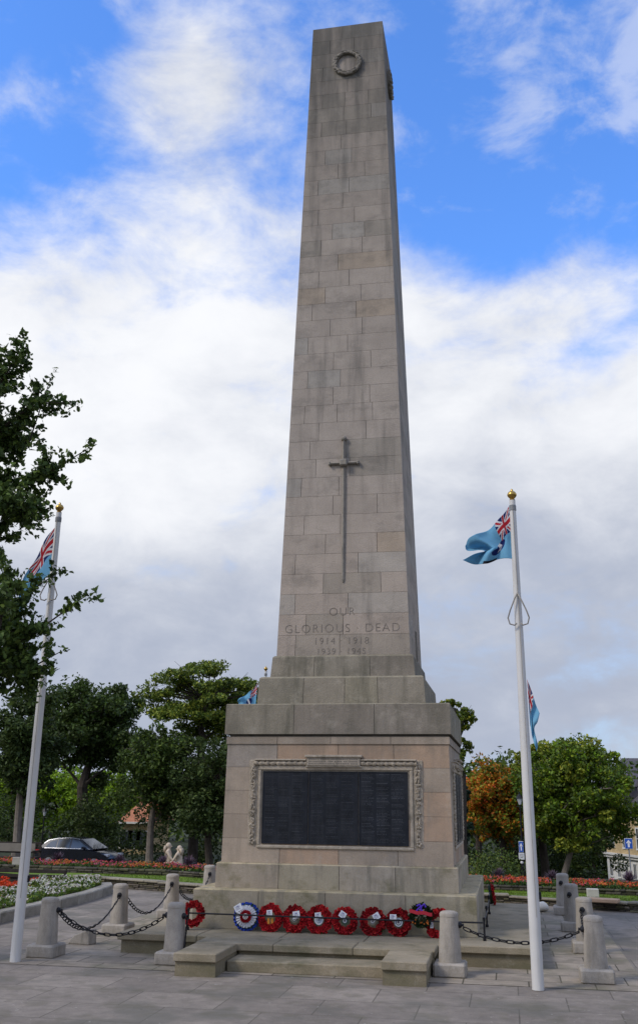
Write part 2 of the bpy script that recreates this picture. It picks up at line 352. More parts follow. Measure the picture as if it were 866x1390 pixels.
# low wall and upper wall lines found from the photograph
LW = [(-9.3, 8.35), (-8.6, 8.05), (-6.35, 7.15), (-4.2, 6.3), (2.9, 6.75), (4.3, 6.2), (5.6, 5.45), (11, 3.2)]
UW = [(-16, 10.6), (-9, 10.1), (-7.0, 9.95), (-5.2, 9.1), (2.4, 8.1), (4.6, 7.9), (6.2, 7.5), (13, 6.2)]
sheet('paving', [(-4.75, -4.75), (4.75, -4.75), (4.75, 5.0), (-4.75, 5.0)], -.300, M['paving'])
sheet('path', [(-14, -22), (14, -22), (14, 2.4)]+[(x, y+.1) for x, y in LW[::-1]][1:]+[(-14, 9.2)], -.306, M['path'])
sheet('lawn', [(x, y+.15) for x, y in LW]+[(x, y+.12) for x, y in UW[::-1]], -.13, M['grass'])
# grass blades at the lawn (uncountable)
def lawn_blades():
    rng = random.Random(5); mb = MB()
    def line_y(P, x):
        for (a, b), (c, d) in zip(P, P[1:]):
            if a <= x <= c: return b+(d-b)*(x-a)/(c-a)
        return P[-1][1]
    for _ in range(14000):
        x = nvar(rng, -9.5, 9); y0, y1 = line_y(LW, x)+.25, line_y(UW, x)-.05
        y = nvar(rng, y0, y1); h = nvar(rng, .02, .05); a = rng.random()*6.28; w = .008
        dx, dy = math.cos(a)*w, math.sin(a)*w; t = nvar(rng, .7, 1.25)
        mb.quad((x-dx, y-dy, -.13), (x+dx, y+dy, -.13), (x+nvar(rng, -.02, .02), y+nvar(rng, -.02, .02), -.13+h), c=(t, t*nvar(rng, .9, 1.05), t))
    tag(mb.build('grass', M['grass']), 'short mown green grass between the two low stone walls', 'grass', kind='stuff')
lawn_blades()

# ------------------------------------------------------------------ the memorial
mem = empty('war_memorial', (0, 0, -.3), 'tall grey stone obelisk on a stepped pedestal with dark bronze name panels', 'monument')
mem.location = (0, 0, 0)
def ashlar(mb, w0, w1, z0, z1, hs, rng, tint, nb=(2.2, 3.6), core=.02, top=True, topc=None, gap=.004, quoin=(.25, .5), pink=0., extra=None, cuts=None):
    """tapering square block built of courses; blocks on four sides with open joints over a darker core"""
    H = z1-z0; W = lambda z: w0+(w1-w0)*(z-z0)/H
    mb.m = 1
    vs = []
    for z in (z0+.002, z1-.004):
        w = W(z)-core*.55; vs += [(-w, -w, z), (w, -w, z), (w, w, z), (-w, w, z)]
    mb.add(vs, [(0, 1, 5, 4), (1, 2, 6, 5), (2, 3, 7, 6), (3, 0, 4, 7), (4, 5, 6, 7), (3, 2, 1, 0)], (1, 1, 1)); mb.m = 0
    z = z0
    for ci, h in enumerate(hs):
        za, zb = z, z+h; z = zb
        for side in range(4):
            L_ = 2*W(za)
            if cuts: us = cuts(side, ci)
            else:
                off = nvar(rng, *quoin) if ci % 2 == 0 else nvar(rng, quoin[1]*1.1, quoin[1]*2.)
                us = [0, off/L_]; 
                while us[-1] < 1: us.append(us[-1]+nvar(rng, .8, 1.25)*(L_/nvar(rng, *nb))/L_)
                us = [u for u in us if u < 1-.18]+[1]
                if len(us) < 3: us = [0, nvar(rng, .35, .65), 1]
            for i in range(len(us)-1):
                ua, ub = us[i], us[i+1]; t = tint(rng, za, side)
                ga = gap/L_ if i else 0; gb = gap/L_ if i < len(us)-2 else 0
                zg, zh = za+gap*.5, zb-gap*.5
                if ci == len(hs)-1: zh = zb
                def P(u, zz, dep):
                    w = W(zz); x = -w+2*w*u; y = -(w-dep)
                    if dep and u < .001: x += dep
                    if dep and u > .999: x -= dep
                    return [(x, y), (-y, x), (-x, -y), (y, -x)][side]+(zz,)
                a, b_, c_, d_ = P(ua+ga, zg, 0), P(ub-gb, zg, 0), P(ub-gb, zh, 0), P(ua+ga, zh, 0)
                a2, b2, c2, d2 = P(ua+ga, zg, core), P(ub-gb, zg, core), P(ub-gb, zh, core), P(ua+ga, zh, core)
                mb.add([a, b_, c_, d_, a2, b2, c2, d2], [(0, 1, 2, 3), (4, 5, 1, 0), (5, 6, 2, 1), (6, 7, 3, 2), (7, 4, 0, 3)], t)
    if top:
        w = w1; mb.quad((-w, -w, z1), (w, -w, z1), (w, w, z1), (-w, w, z1), c=topc or (1, 1, 1))
rng = random.Random(11)
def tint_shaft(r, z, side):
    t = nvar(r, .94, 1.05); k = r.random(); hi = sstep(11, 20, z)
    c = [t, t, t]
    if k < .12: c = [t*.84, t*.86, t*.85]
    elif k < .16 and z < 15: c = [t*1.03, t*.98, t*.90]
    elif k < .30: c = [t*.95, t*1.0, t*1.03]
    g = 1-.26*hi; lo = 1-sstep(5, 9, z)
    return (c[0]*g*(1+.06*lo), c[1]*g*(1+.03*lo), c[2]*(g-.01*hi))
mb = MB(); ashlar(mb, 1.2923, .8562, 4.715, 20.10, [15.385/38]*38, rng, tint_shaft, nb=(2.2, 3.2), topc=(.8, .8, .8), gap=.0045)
shaft = mb.build('shaft', [M['shaft'], M['mortar']], mem)
def tint_t(r, z, side):
    t = nvar(r, .90, 1.1); return (t, t*nvar(r, .98, 1.02), t*nvar(r, .95, 1.05))
def slabs(name, w0, w1, z0, z1, n, mt, seed, courses=1, cham=0., tf=tint_t, gap=.005, parent=mem, topc=None):
    r = random.Random(seed); mb = MB(); zt = z1-cham
    def cuts(side, ci):
        k = n+(ci % 2)*1; us = [0]+[(i+nvar(r, -.12, .12)+.0)/k for i in range(1, k)]+[1]; return us
    ashlar(mb, w0, w1, z0, zt, [(zt-z0)/courses]*courses, r, tf, top=cham == 0, cuts=cuts, gap=gap, topc=topc)
    if cham:
        w = w1; v = w-cham*1.1
        vs = [(-w, -w, zt), (w, -w, zt), (w, w, zt), (-w, w, zt), (-v, -v, z1), (v, -v, z1), (v, v, z1), (-v, v, z1)]
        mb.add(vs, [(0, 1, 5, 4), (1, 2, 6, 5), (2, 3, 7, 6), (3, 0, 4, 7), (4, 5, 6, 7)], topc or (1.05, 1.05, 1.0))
    return mb.build(name, [mt, M['mortar']], parent)
slabs('upper_tier', 1.386, 1.355, 4.293, 4.716, 3, M['tier'], 1, cham=.03)
slabs('lower_tier', 1.585, 1.555, 3.749, 4.294, 4, M['tier'], 2, cham=.03)
slabs('cornice', 2.052, 2.046, 3.207, 3.748, 3, M['tier'], 3, cham=.015)
slabs('cornice_gap', 1.965, 1.99, 3.165, 3.206, 3, M['mortar'], 31)  # set-back gap band under the cornice, its darkness put into the colour
slabs('frieze', 2.022, 2.018, 3.035, 3.166, 4, M['die'], 4, tf=lambda r, z, s: (nvar(r, .8, 1.),)*3)
def tint_die(r, z, side):
    t = nvar(r, .9, 1.08); k = r.random()
    if k < .35: return (t*1.06, t*.92, t*.82)
    if k < .5: return (t*.95, t*1., t*1.08)
    return (t, t*.99, t*.97)
slabs('pedestal', 2.030, 2.003, 1.0265, 3.036, 4, M['die'], 5, courses=5, tf=tint_die)
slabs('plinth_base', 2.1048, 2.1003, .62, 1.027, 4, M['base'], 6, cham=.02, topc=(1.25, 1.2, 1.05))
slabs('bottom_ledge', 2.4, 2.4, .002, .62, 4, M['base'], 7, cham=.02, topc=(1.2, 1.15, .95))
# platform: thin projecting slabs over a recessed riser
def plat():
    mb = MB(); r = random.Random(3)
    def slabrow(x0, x1, y0, y1, z0, z1, lx, ly):
        nx = max(1, round((x1-x0)/lx)); ny = max(1, round((y1-y0)/ly))
        for j in range(ny):
            for i in range(nx):
                t = nvar(r, .88, 1.1)
                mb.box(x0+(x1-x0)*i/nx+.003, x0+(x1-x0)*(i+1)/nx-.003, y0+(y1-y0)*j/ny+.003, y0+(y1-y0)*(j+1)/ny-.003, z0, z1, (t, t, t*.98), bev=.012)
    X = 3.36; T = .105
    slabrow(-X, X, -3.35, -2.3, -T, 0, 1.35, 1.05)
    slabrow(-X, X, 2.3, 3.36, -T, 0, 1.35, 1.05)
    slabrow(-X, -2.3, -2.3, 2.3, -T, 0, 1.06, 1.15); slabrow(2.3, X, -2.3, 2.3, -T, 0, 1.06, 1.15)
    slabrow(-1.83, 1.83, -4.02, -3.353, -T, 0, 1.22, .7)
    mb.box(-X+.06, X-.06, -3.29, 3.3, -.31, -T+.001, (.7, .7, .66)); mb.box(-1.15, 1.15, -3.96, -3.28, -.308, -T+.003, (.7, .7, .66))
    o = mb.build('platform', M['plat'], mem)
    for sgn in (-1, 1):
        mb2 = MB(); xa, xb = sorted((sgn*1.165, sgn*1.80)); t = nvar(r, .95, 1.08)
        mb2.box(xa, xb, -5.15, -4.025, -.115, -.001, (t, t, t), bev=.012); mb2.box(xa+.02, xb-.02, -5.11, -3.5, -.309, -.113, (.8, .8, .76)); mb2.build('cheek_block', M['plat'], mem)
    mb3 = MB(); mb3.box(-1.16, 1.16, -4.60, -3.97, -.307, -.155, (1.05, 1.03, 1.), bev=.012); mb3.build('step', M['plat'], mem)
plat()
# carved relief: wreath near the top and sword, on the front and the right-hand face
def shaft_w(z): return 1.2923+(.8562-1.2923)*(z-4.715)/15.385
SL = (1.2923-.8562)/15.385
def face_M(side, z):   # local frame on a shaft face: x right, y up the face, z outwards
    w = shaft_w(z); ang = side*math.pi/2
    B = Matrix(((1, 0, 0), (0, SL, -1), (0, 1, SL))).to_4x4(); B.translation = Vector((0, -w, z))
    return Matrix.Rotation(ang, 4, 'Z') @ B
def carved_wreath(side):
    r = random.Random(4); mb = MB(); F = face_M(side, 18.92)
    n = 40; Rr = .300
    pts = [F @ Vector((Rr*math.cos(a), Rr*1.04*math.sin(a), .03)) for a in np.linspace(0, 2*math.pi, n+1)]
    mb.tube(pts, .052, 8, cap=False)
    for k in range(88):      # carved leaves overlapping round the ring
        a = 2*math.pi*k/44+nvar(r, -.05, .05); rr = Rr+(.034 if k % 2 else -.03); ta = a+math.pi/2+nvar(r, -.5, .5)
        c = Vector((rr*math.cos(a), rr*1.04*math.sin(a), .065+nvar(r, -.012, .018))); t = Vector((math.cos(ta), math.sin(ta), .25)); s_ = Vector((-math.sin(ta), math.cos(ta), 0))
        l, w = .062, .026
        vs = [c-t*l, c+s_*w, c+t*l, c-s_*w, c+Vector((0, 0, .022)), c-Vector((0, 0, .05))]
        mb.add([F @ v for v in vs], [(0, 1, 4), (1, 2, 4), (2, 3, 4), (3, 0, 4), (1, 0, 5), (2, 1, 5), (3, 2, 5), (0, 3, 5)])
    wr = mb.build('carved_wreath', M['relief'], mem)
    d = MB(); d.add([F @ Vector((.25*math.cos(a), .26*math.sin(a), z)) for z in (.0, .012) for a in np.linspace(0, 2*math.pi, 33)[:-1]], [tuple(range(32, 64))]+[(i, (i+1) % 32, 32+(i+1) % 32, 32+i) for i in range(32)]); d.build('boss', M['shaft'], wr)
def sword(side):
    e = bpy.data.objects.new('sword', None); col.objects.link(e); e.parent = mem
    F = face_M(side, 7.7)
    def loft(secs, name):   # secs (y, halfwidth, height)
        mb = MB(); vs = []
        for y, w, h in secs: vs += [(-w, y, -.01), (-w*.6, y, h*.6), (0, y, h), (w*.6, y, h*.6), (w, y, -.01)]
        fs = [(i*5+k, i*5+k+1, (i+1)*5+k+1, (i+1)*5+k) for i in range(len(secs)-1) for k in range(4)]
        fs += [tuple(range(5))[::-1], tuple((len(secs)-1)*5+k for k in range(5))]
        mb.add([F @ Vector(v) for v in vs], fs); return mb.build(name, M['relief'], e)
    loft([(-1.56, .012, .02), (-1.50, .040, .035), (-.6, .044, .05), (.88, .048, .055)], 'blade')
    loft([(.99, .045, .09), (1.15, .055, .10), (1.42, .034, .085)], 'grip')
    mb = MB(); mb.ball((0, 0, 0), .062, 12, sz=.9); o = mb.build('pommel', M['relief'], e, smooth=True)
    for v in o.data.vertices: v.co = F @ (Vector((v.co.x, v.co.y+1.47, v.co.z+.04)))
    mb = MB()
    mb.box(-.31, .31, .912, .958, -.01, .07, bev=.018, M=F)
    mb.box(-.32, -.27, .89, .975, -.01, .085, bev=.02, M=F); mb.box(.27, .32, .89, .975, -.01, .085, bev=.02, M=F); mb.box(-.075, .075, .86, 1.0, -.01, .135, bev=.02, M=F)
    mb.build('crossguard', M['relief'], e)
for s_ in (0, 1): carved_wreath(s_)
sword(0)
# incised lettering on the shaft
def lettering(txt, size, x, z, side=0, name='inscription', mt='incised', w=None, parent=mem, outw=None, squash=1.):
    cu = bpy.data.curves.new('t', 'FONT'); cu.body = txt; cu.size = size; cu.align_x = 'CENTER'; cu.align_y = 'CENTER'; cu.extrude = .004; cu.space_character = 1.18; cu.offset = -.004*size/.2
    o = bpy.data.objects.new('t', cu); col.objects.link(o); dg = bpy.context.evaluated_depsgraph_get(); dg.update()
    me = bpy.data.meshes.new_from_object(o.evaluated_get(dg)); bpy.data.objects.remove(o); 
    F = face_M(side, z) if outw is None else outw
    for v in me.vertices: v.co = F @ Vector((v.co.x*squash+x, v.co.y, v.co.z+.001))
    me.materials.clear(); me.materials.append(M[mt]); ob = bpy.data.objects.new(name, me); col.objects.link(ob); ob.parent = parent; return ob
lettering('OUR', .225, -.02, 5.56); lettering('GLORIOUS · DEAD', .235, -.02, 5.235); lettering('1914 · 1918', .19, -.03, 4.99); lettering('1939 · 1945', .17, -.03, 4.79)
# dark upright strips low on the right-hand face, a groove's shade put into colour
mb = MB(); F = face_M(1, 5.05); mb.box(.02, .06, -.32, .32, -.01, .012, M=F); mb.box(.10, .13, -.32, .32, -.01, .03, M=F); mb.build('dark_slot', M['relief'], mem)
# bronze name panels in a carved frame
def panels(side):
    B = Matrix.Rotation(side*math.pi/2, 4, 'Z') @ Matrix(((1, 0, 0, 0), (0, 0, -1, -2.008), (0, 1, 0, 0), (0, 0, 0, 1)))
    # local x right, y = world z, z outwards
    r = random.Random(20+side)
    fr = MB()
    fr.box(-1.40, 1.37, 2.585, 2.665, -.04, .045, bev=.012, M=B); fr.box(-1.40, 1.37, 1.27, 1.325, -.04, .045, bev=.012, M=B)
    fr.box(-1.40, -1.345, 1.322, 2.588, -.04, .045, bev=.012, M=B); fr.box(1.31, 1.37, 1.322, 2.588, -.04, .045, bev=.012, M=B)
    # head roll with carved leaves
    for xa, xb in ((-1.47, -.52), (.46, 1.44)):
        fr.box(xa, xb, 2.745, 2.775, -.04, .10, bev=.01, M=B)
        fr.tube([B @ Vector((xa+(xb-xa)*i/24, 2.705+.006*math.sin(i*2.1), .045)) for i in range(25)], [.038+.009*math.sin(i*2.4) for i in range(25)], 9)
    frame = fr.build('panel_frame', M['carve'], mem); 
    tb = MB(); tb.box(-.51, .45, 2.66, 2.80, -.02, .10, bev=.008, M=B); tb.box(-.545, .485, 2.80, 2.845, -.02, .125, bev=.01, M=B); tb.box(-.53, .47, 2.635, 2.662, -.02, .085, bev=.008, M=B)
    tab = tb.build('inscribed_tablet', M['carve'], mem)
    ln = MB()
    for row in range(3):
        x = -.47
        while x < .40:
            l = nvar(r, .012, .03); ln.box(x, x+l, 2.775-row*.038-.012, 2.775-row*.038+.008, .099, .1025, M=B); x += l+nvar(r, .008, .014)*(1 if r.random() < .8 else 3)
    ln.build('worn_lettering', M['incised'], tab)
    for sx in (-1, 1):   # hanging carved drops each side
        mb = MB(); xc = -1.485 if sx < 0 else 1.455
        mb.box(xc-.085, xc+.085, 1.31, 2.76, -.03, .022, bev=.01, M=B)
        z = 2.70
        while z > 1.46:
            for k in range(3):
                a = nvar(r, -.6, .6); c = Vector((xc+nvar(r, -.03, .03), z+nvar(r, -.02, .02), .04)); t = Vector((math.sin(a), -math.cos(a), .15)); s2 = Vector((math.cos(a), math.sin(a), 0)); l, w = .055, .022
                vs = [c-t*l, c+s2*w, c+t*l, c-s2*w, c+Vector((0, 0, .03)), c-Vector((0, 0, .05))]
                mb.add([B @ v for v in vs], [(0, 1, 4), (1, 2, 4), (2, 3, 4), (3, 0, 4), (1, 0, 5), (2, 1, 5), (3, 2, 5), (0, 3, 5)])
            if int((z-1.4)/.0586) % 4 == 0: mb.box(xc-.05, xc+.05, z-.012, z+.012, 0, .06, bev=.006, M=B)
            z -= .0586
        for k in range(5):
            a = k*2*math.pi/5; c = B @ Vector((xc+.035*math.cos(a), 1.385+.035*math.sin(a), .035)); mb.ball(c, .026, 8)
        mb.build('carved_drop', M['carve'], mem)
    mb = MB(); mb.box(-1.345, 1.31, 1.325, 2.585, -.02, .012, M=B); mb.build('panel_backing', M['carve'], mem)
    for i, (xa, xb) in enumerate(((-1.315, -.49), (-.478, .405), (.417, 1.28))):
        mb = MB(); mb.box(xa, xb, 1.345, 2.565, .01, .034, bev=.008, M=B)
        mb.box(xa, xb, 2.545, 2.565, .033, .042, bev=.004, M=B); mb.box(xa, xb, 1.345, 1.365, .033, .042, bev=.004, M=B)
        mb.box(xa, xa+.022, 1.364, 2.546, .033, .042, bev=.004, M=B); mb.box(xb-.022, xb, 1.364, 2.546, .033, .042, bev=.004, M=B)
        p = mb.build('name_panel', M['bronze'], mem)
        tx = MB(); cw = (xb-xa-.08)/3
        for cI in range(3):
            x0 = xa+.04+cI*cw
            for row in range(46):
                if row in (23,) or r.random() < .02: continue
                zz = 2.52-row*.0248; x = x0+.01; end = x0+cw*nvar(r, .62, .9); tn = nvar(r, .4, 1.2)
                if i == 2: tn *= 1.5
                while x < end:
                    l = nvar(r, .006, .014); tx.box(x, x+l, zz-.006, zz+.006, .0335, .0365, (tn,)*3, M=B); x += l+nvar(r, .003, .006)+(.014 if r.random() < .15 else 0)
        tx.build('raised_names', M['bronze_text'], p)
panels(0); panels(1)

# ------------------------------------------------------------------ low rail round the ledge
rail = empty('low_rail', (2.46, -2.56, 0), 'thin black iron rail on short posts around the foot of the memorial', 'railing')
def rel(o, base): return [(p[0]-base[0], p[1]-base[1], p[2]-base[2]) for p in o]
RB = (2.46, -2.56, 0)
def rpart(name, pts, r):
    mb = MB(); mb.tube(rel(pts, RB), r, 8); return mb.build(name, M['iron'], rail)
rpart('bar', [(-2.35, -2.74, .262), (-.8, -2.745, .258), (.8, -2.74, .254), (2.5, -2.74, .262)], .013)
rpart('bar', [(2.52, -2.74, .262), (2.53, 0, .262), (2.5, 3.3, .262)], .011)
for x, y in ((2.52, -2.74), (2.52, -.95), (2.52, 1.1), (2.52, 3.1), (-2.36, -2.74)):
    mb = MB(); mb.lathe([(.026, 0), (.026, .04), (.016, .05), (.016, .29), (.022, .30), (.022, .335), (.006, .345)], (x-RB[0], y-RB[1], 0), 10); mb.build('post', M['iron'], rail)

# ------------------------------------------------------------------ bollards
BG = 'stone bollards standing around the memorial'
def make_bollard():
    e = empty('stone_bollard', (0, 0, 0), 'x', 'bollard', BG)
    mb = MB(); mb.lathe([(.168, 0), (.166, .02), (.150, .30), (.138, .52), (.134, .60), (.138, .605), (.137, .64), (.125, .66), (.09, .675), (.001, .68)], (0, 0, .18), 28)
    o = mb.build('shaft', M['bollard'], e); autosmooth(o, 40)
    mb = MB(); mb.box(-.235, .235, -.235, .235, -.01, .18, bev=.025); mb.build('footing', M['bollard'], e)
    return e
BX = {'lf': (-4.30, -3.93), 'l1': (-4.19, -1.16), 'l2': (-4.06, 1.45), 'l3': (-4.12, 4.4), 'rf': (4.1, -4.1), 'r1': (4.17, -1.25), 'r2': (4.12, 1.6), 'r3': (4.1, 4.5), 'cl': (-2.13, -4.1), 'cr': (2.05, -4.1)}
BL = {'lf': 'leftmost stone bollard, beside the left flagpole', 'l1': 'second stone bollard of the left row, at the left corner of the platform', 'l2': 'stone bollard behind the left front gap, partly hidden by the bollard beside the wreaths', 'l3': 'farthest stone bollard on the left, peeping beside the base of the memorial', 'rf': 'rightmost and nearest stone bollard at the right edge', 'r1': 'second bollard of the right row, with a chain hanging from its iron ring', 'r2': 'third bollard of the right row with a dark round ring mount', 'r3': 'farthest bollard of the right row, against the flower bed wall', 'cl': 'front stone bollard just left of the row of wreaths', 'cr': 'front stone bollard just right of the dark leafy wreath'}
proto = None; rb = random.Random(8)
for k, (x, y) in BX.items():
    if proto is None: proto = make_bollard(); o = proto
    else: o = copy_tree(proto)
    o.location = (x, y, -.3); o['label'] = BL[k]
    for c in kids(o): c.rotation_euler = (0, 0, (nvar(rb, 0, 6.28) if c.name.startswith('shaft') else nvar(rb, -.04, .04)))
# iron ring mounts on the bollards
def mount(key, dx, dy):
    x, y = BX[key]; d = Vector((dx, dy, 0)).normalized(); p = Vector((d.x*.142, d.y*.142, .67))
    par = [o for o in bpy.data.objects if o.get('label') == BL[key]][0]
    mb = MB(); mb.ball(p+d*.005, .045, 10); mb.tube([p, p+d*.06], .018, 8)
    pts = [p+d*.065+Vector((-d.y*math.cos(a)*.03, d.x*math.cos(a)*.03, math.sin(a)*.035-.02)) for a in np.linspace(0, 2*math.pi, 13)]
    mb.tube(pts, .008, 6); mb.build('ring_mount', M['iron'], par)
    return Vector((x, y, -.3))+p+d*.07+Vector((0, 0, -.04))
def chain(p0, p1, sag, label, group='iron chains slung between the bollards', ll=.125):
    P = lambda t: p0.lerp(p1, t)-Vector((0, 0, sag*4*t*(1-t)))
    # arc length sampling
    ts = np.linspace(0, 1, 400); pts = [P(t) for t in ts]; s_ = [0]
    for a, b in zip(pts, pts[1:]): s_.append(s_[-1]+(b-a).length)
    n = max(3, int(s_[-1]/(ll*.80))); mb = MB()
    for i in range(n):
        sm = s_[-1]*(i+.5)/n; k = int(np.searchsorted(s_, sm)); k = min(max(k, 1), 398)
        c = pts[k]; t = (pts[k+1]-pts[k-1]).normalized(); up = Vector((0, 0, 1)); sd_ = t.cross(up).normalized(); up = sd_.cross(t)
        w = (up if i % 2 == 0 else sd_); w = (w*.86+(sd_ if i % 2 == 0 else up)*.5).normalized()
        loop = []
        for a in np.linspace(0, 2*math.pi, 15):
            ca, sa = math.cos(a), math.sin(a); loop.append(c+t*(math.copysign(abs(ca)**.6, ca)*ll*.5)+w*(sa*.026))
        mb.tube(loop, .0085, 6, cap=False)
    return tag(mb.build('chain', M['iron']), label, 'chain', group)
a = mount('lf', 1, 0); b = mount('cl', -1, 0); chain(a, b, .28, 'black iron chain from the leftmost bollard to the bollard left of the wreaths')
a = mount('lf', .4, 1); b = mount('l1', .25, -1); chain(a, b, .38, 'black iron chain running back from the leftmost bollard to the second left one')
a = mount('l1', .1, 1); b = mount('l2', .25, -1); chain(a, b, .40, 'iron chain slung between the second and third bollards of the left row')
a = mount('l2', .1, 1); b = mount('l3', .3, -1); chain(a, b, .40, 'farthest left chain, ending on the bollard beside the memorial base')
a = mount('cr', 1, 0); b = mount('rf', -1, 0); chain(a, b, .17, 'black iron chain in front of the right side, passing behind the tall white flagpole')
a = mount('rf', -.45, 1); b = mount('r1', -.3, -1); chain(a, b, .22, 'chain running back from the rightmost bollard to the second right one')
mount('r2', -.3, -1); mount('r3', -.3, -1); mount('r1', 0, 1)
p = mount('cl', .9, -.3); chain(p, p+Vector((-.03, .02, -.42)), 0., 'short loose chain hanging down from the bollard left of the wreaths')

# ------------------------------------------------------------------ flags
RED, WHT, NAVY, LBL = (.50, .02, .035), (.72, .72, .74), (.015, .03, .16), (.20, .48, .68)
def ensign(s, t):   # s along the fly 0-1, t down 0-1
    if s < .5 and t < .5:
        x = s/.5*2-1; y = t/.5*2-1; X, Y = x*2, y
        if abs(y) < .20 or abs(x) < .10: return RED
        if abs(y) < .33 or abs(x) < .165: return WHT
        d = min(abs(Y*2-X), abs(Y*2+X))/math.sqrt(5)
        if d < .10: return RED
        if d < .26: return WHT
        return NAVY
    return None
def flag(name, base, ax, U, Lo, fly, label, pattern, group, amp=.09, waves=2.2, seed=0):
    ns, nt_ = 150, 90; base = Vector(base); ax = Vector(ax).normalized(); cr = ax.cross(Vector((0, 0, 1)))
    def poly(P, t):
        ls = [0]
        for a_, b_ in zip(P, P[1:]): ls.append(ls[-1]+math.dist(a_, b_))
        q = t*ls[-1]
        return np.array([np.interp(q, ls, [p[0] for p in P]), np.interp(q, ls, [p[1] for p in P])])
    def smooth(P, n=40):
        P = [np.array(p, float) for p in P]; out = []
        for i in range(len(P)-1):
            p0 = P[max(i-1, 0)]; p1 = P[i]; p2 = P[i+1]; p3 = P[min(i+2, len(P)-1)]
            for k in range(n):
                t = k/n; out.append(.5*((2*p1)+(-p0+p2)*t+(2*p0-5*p1+4*p2-p3)*t*t+(-p0+3*p1-3*p2+p3)*t**3))
        out.append(P[-1]); return [tuple(p) for p in out]
    hoist = [U[0], Lo[0]]; U, Lo, fly = smooth(U), smooth(Lo), smooth(fly)
    mb = MB(); r = random.Random(seed)
    for j in range(nt_+1):
        t = j/nt_
        for i in range(ns+1):
            s = i/ns
            p = (1-t)*poly(U, s)+t*poly(Lo, s)+(1-s)*poly(hoist, t)+s*poly(fly, t)-((1-s)*(1-t)*np.array(U[0])+s*(1-t)*np.array(U[-1])+(1-s)*t*np.array(Lo[0])+s*t*np.array(Lo[-1]))
            dz = amp*s**.6*math.sin(waves*6.28*s+2.2*t+seed)+.4*amp*s*math.sin(9*t+5*s+seed)
            mb.v.append(tuple(base+ax*p[0]+Vector((0, 0, -p[1]))+cr*dz+Vector((0, 0, .02*s*math.sin(7*s+4*t)))))
    for j in range(nt_):
        for i in range(ns):
            k = j*(ns+1)+i; mb.f.append((k, k+ns+1, k+ns+2, k+1)); mb.c.append(pattern((i+.5)/ns, (j+.5)/nt_)); mb.mi.append(0)
    o = mb.build(name, M['flag'], smooth=True); so_ = o.modifiers.new('thick', 'SOLIDIFY'); so_.thickness = .004
    return tag(o, label, 'flag', group)
def pole(x, y, top, label, z0=-.3, r0=.081, r1=.047):
    e = empty('flagpole', (x, y, z0), label, 'flagpole', 'white flagpoles at the corners of the memorial')
    H = top-z0-.16
    mb = MB(); mb.lathe([(r0, 0), (r0*.98, H*.12), (r0*.9, H*.4), (r1*1.12, H*.86), (r1, H)], (0, 0, 0), 24); o = mb.build('pole', M['white_paint'], e); autosmooth(o, 60)
    mb = MB(); mb.lathe([(.03, 0), (.045, .01), (.03, .03), (.05, .045), (.072, .075), (.074, .10), (.055, .135), (.022, .155), (.02, .175), (.005, .19)], (0, 0, H), 20); o = mb.build('finial', M['gold'], e); autosmooth(o, 50)
    mb = MB(); mb.lathe([(r1*1.1, 0), (r1*1.16, .01), (r1*1.16, .08), (r1*1.08, .09)], (0, 0, H-.17), 20); mb.build('truck', M['greymetal'], e)
    mb = MB(); mb.tube([(0, -r1*1.15, H-.1), (.01, -r1*1.4, H*.75), (.02, -r0*1.1, H*.45), (.03, -r0*1.08, .9)], .004, 6); mb.build('halyard', M['rope'], e)
    mb = MB(); mb.box(r0*.75, r0*.75+.05, -.012, .012, 1.12, 1.22, bev=.008); mb.build('cleat', M['iron'], e)
    return e
pR = pole(3.265, -4.95, 6.73, 'nearest tall white flagpole right of the memorial, with rope loops')
pL = pole(-4.50, -4.55, 6.97, 'tall white flagpole at the left with its top among oak leaves')
pRL = pole(*at_y(361, 909, 16).xy, 6.75, 'far flagpole behind the memorial, only its gold knob showing beside the pedestal', z0=-.4)
pRR = pole(3.665, 16, 6.85, 'far right flagpole almost hidden behind the nearest white flagpole', z0=-.4)
def ropeloop(parent, z, s):
    for sg in (-1, 1):
        pts = [(0, -.07, .42*s), (sg*.045, -.09, .33*s), (sg*.12, -.09, .15*s), (sg*.155, -.09, .04*s), (sg*.13, -.09, -.05*s), (sg*.06, -.09, -.07*s), (sg*.03, -.09, -.04*s)]
        mb = MB(); mb.tube([(a, b, c+z) for a, b, c in pts], .011, 7); o = mb.build('rope_loop', M['rope'], parent, smooth=True)
ropeloop(pR, 4.97, 1.); ropeloop(pL, 5.6, .8)
def pat1(s, t):
    if s < .36 and t < .46: return ensign(s/.36*.5, t/.46*.5) or NAVY
    d = math.hypot((s-.42)*1.15, t-.62)
    if d < .20:
        if abs((s-.42)*.9+(t-.62)*.35) < .045 and t < .76: return WHT
        return NAVY
    if t > .93 and .35 < s < .62: return (.02, .02, .03)
    return LBL
FG = 'pale blue ensigns flying from the flagpoles'
flag('flag', (3.225, -4.95, 6.47), (-1, .12, 0), [(.02, 0), (.25, .27), (.54, .42), (.67, .47), (.73, .58)], [(-.04, .84), (.22, .82), (.40, .91), (.60, .86), (.76, .80)], [(.73, .58), (.70, .66), (.50, .68), (.42, .71), (.60, .73), (.76, .80)], 'pale blue ensign with union canton and navy emblem on the nearest right flagpole', pat1, FG, seed=1)
def pat2(s, t):
    if s < .50 and t < .56: return ensign(s/.50*.5, t/.56*.5) or NAVY
    if .68 < s < .74 and .5 < t < .62: return (.55, .42, .03)
    return LBL
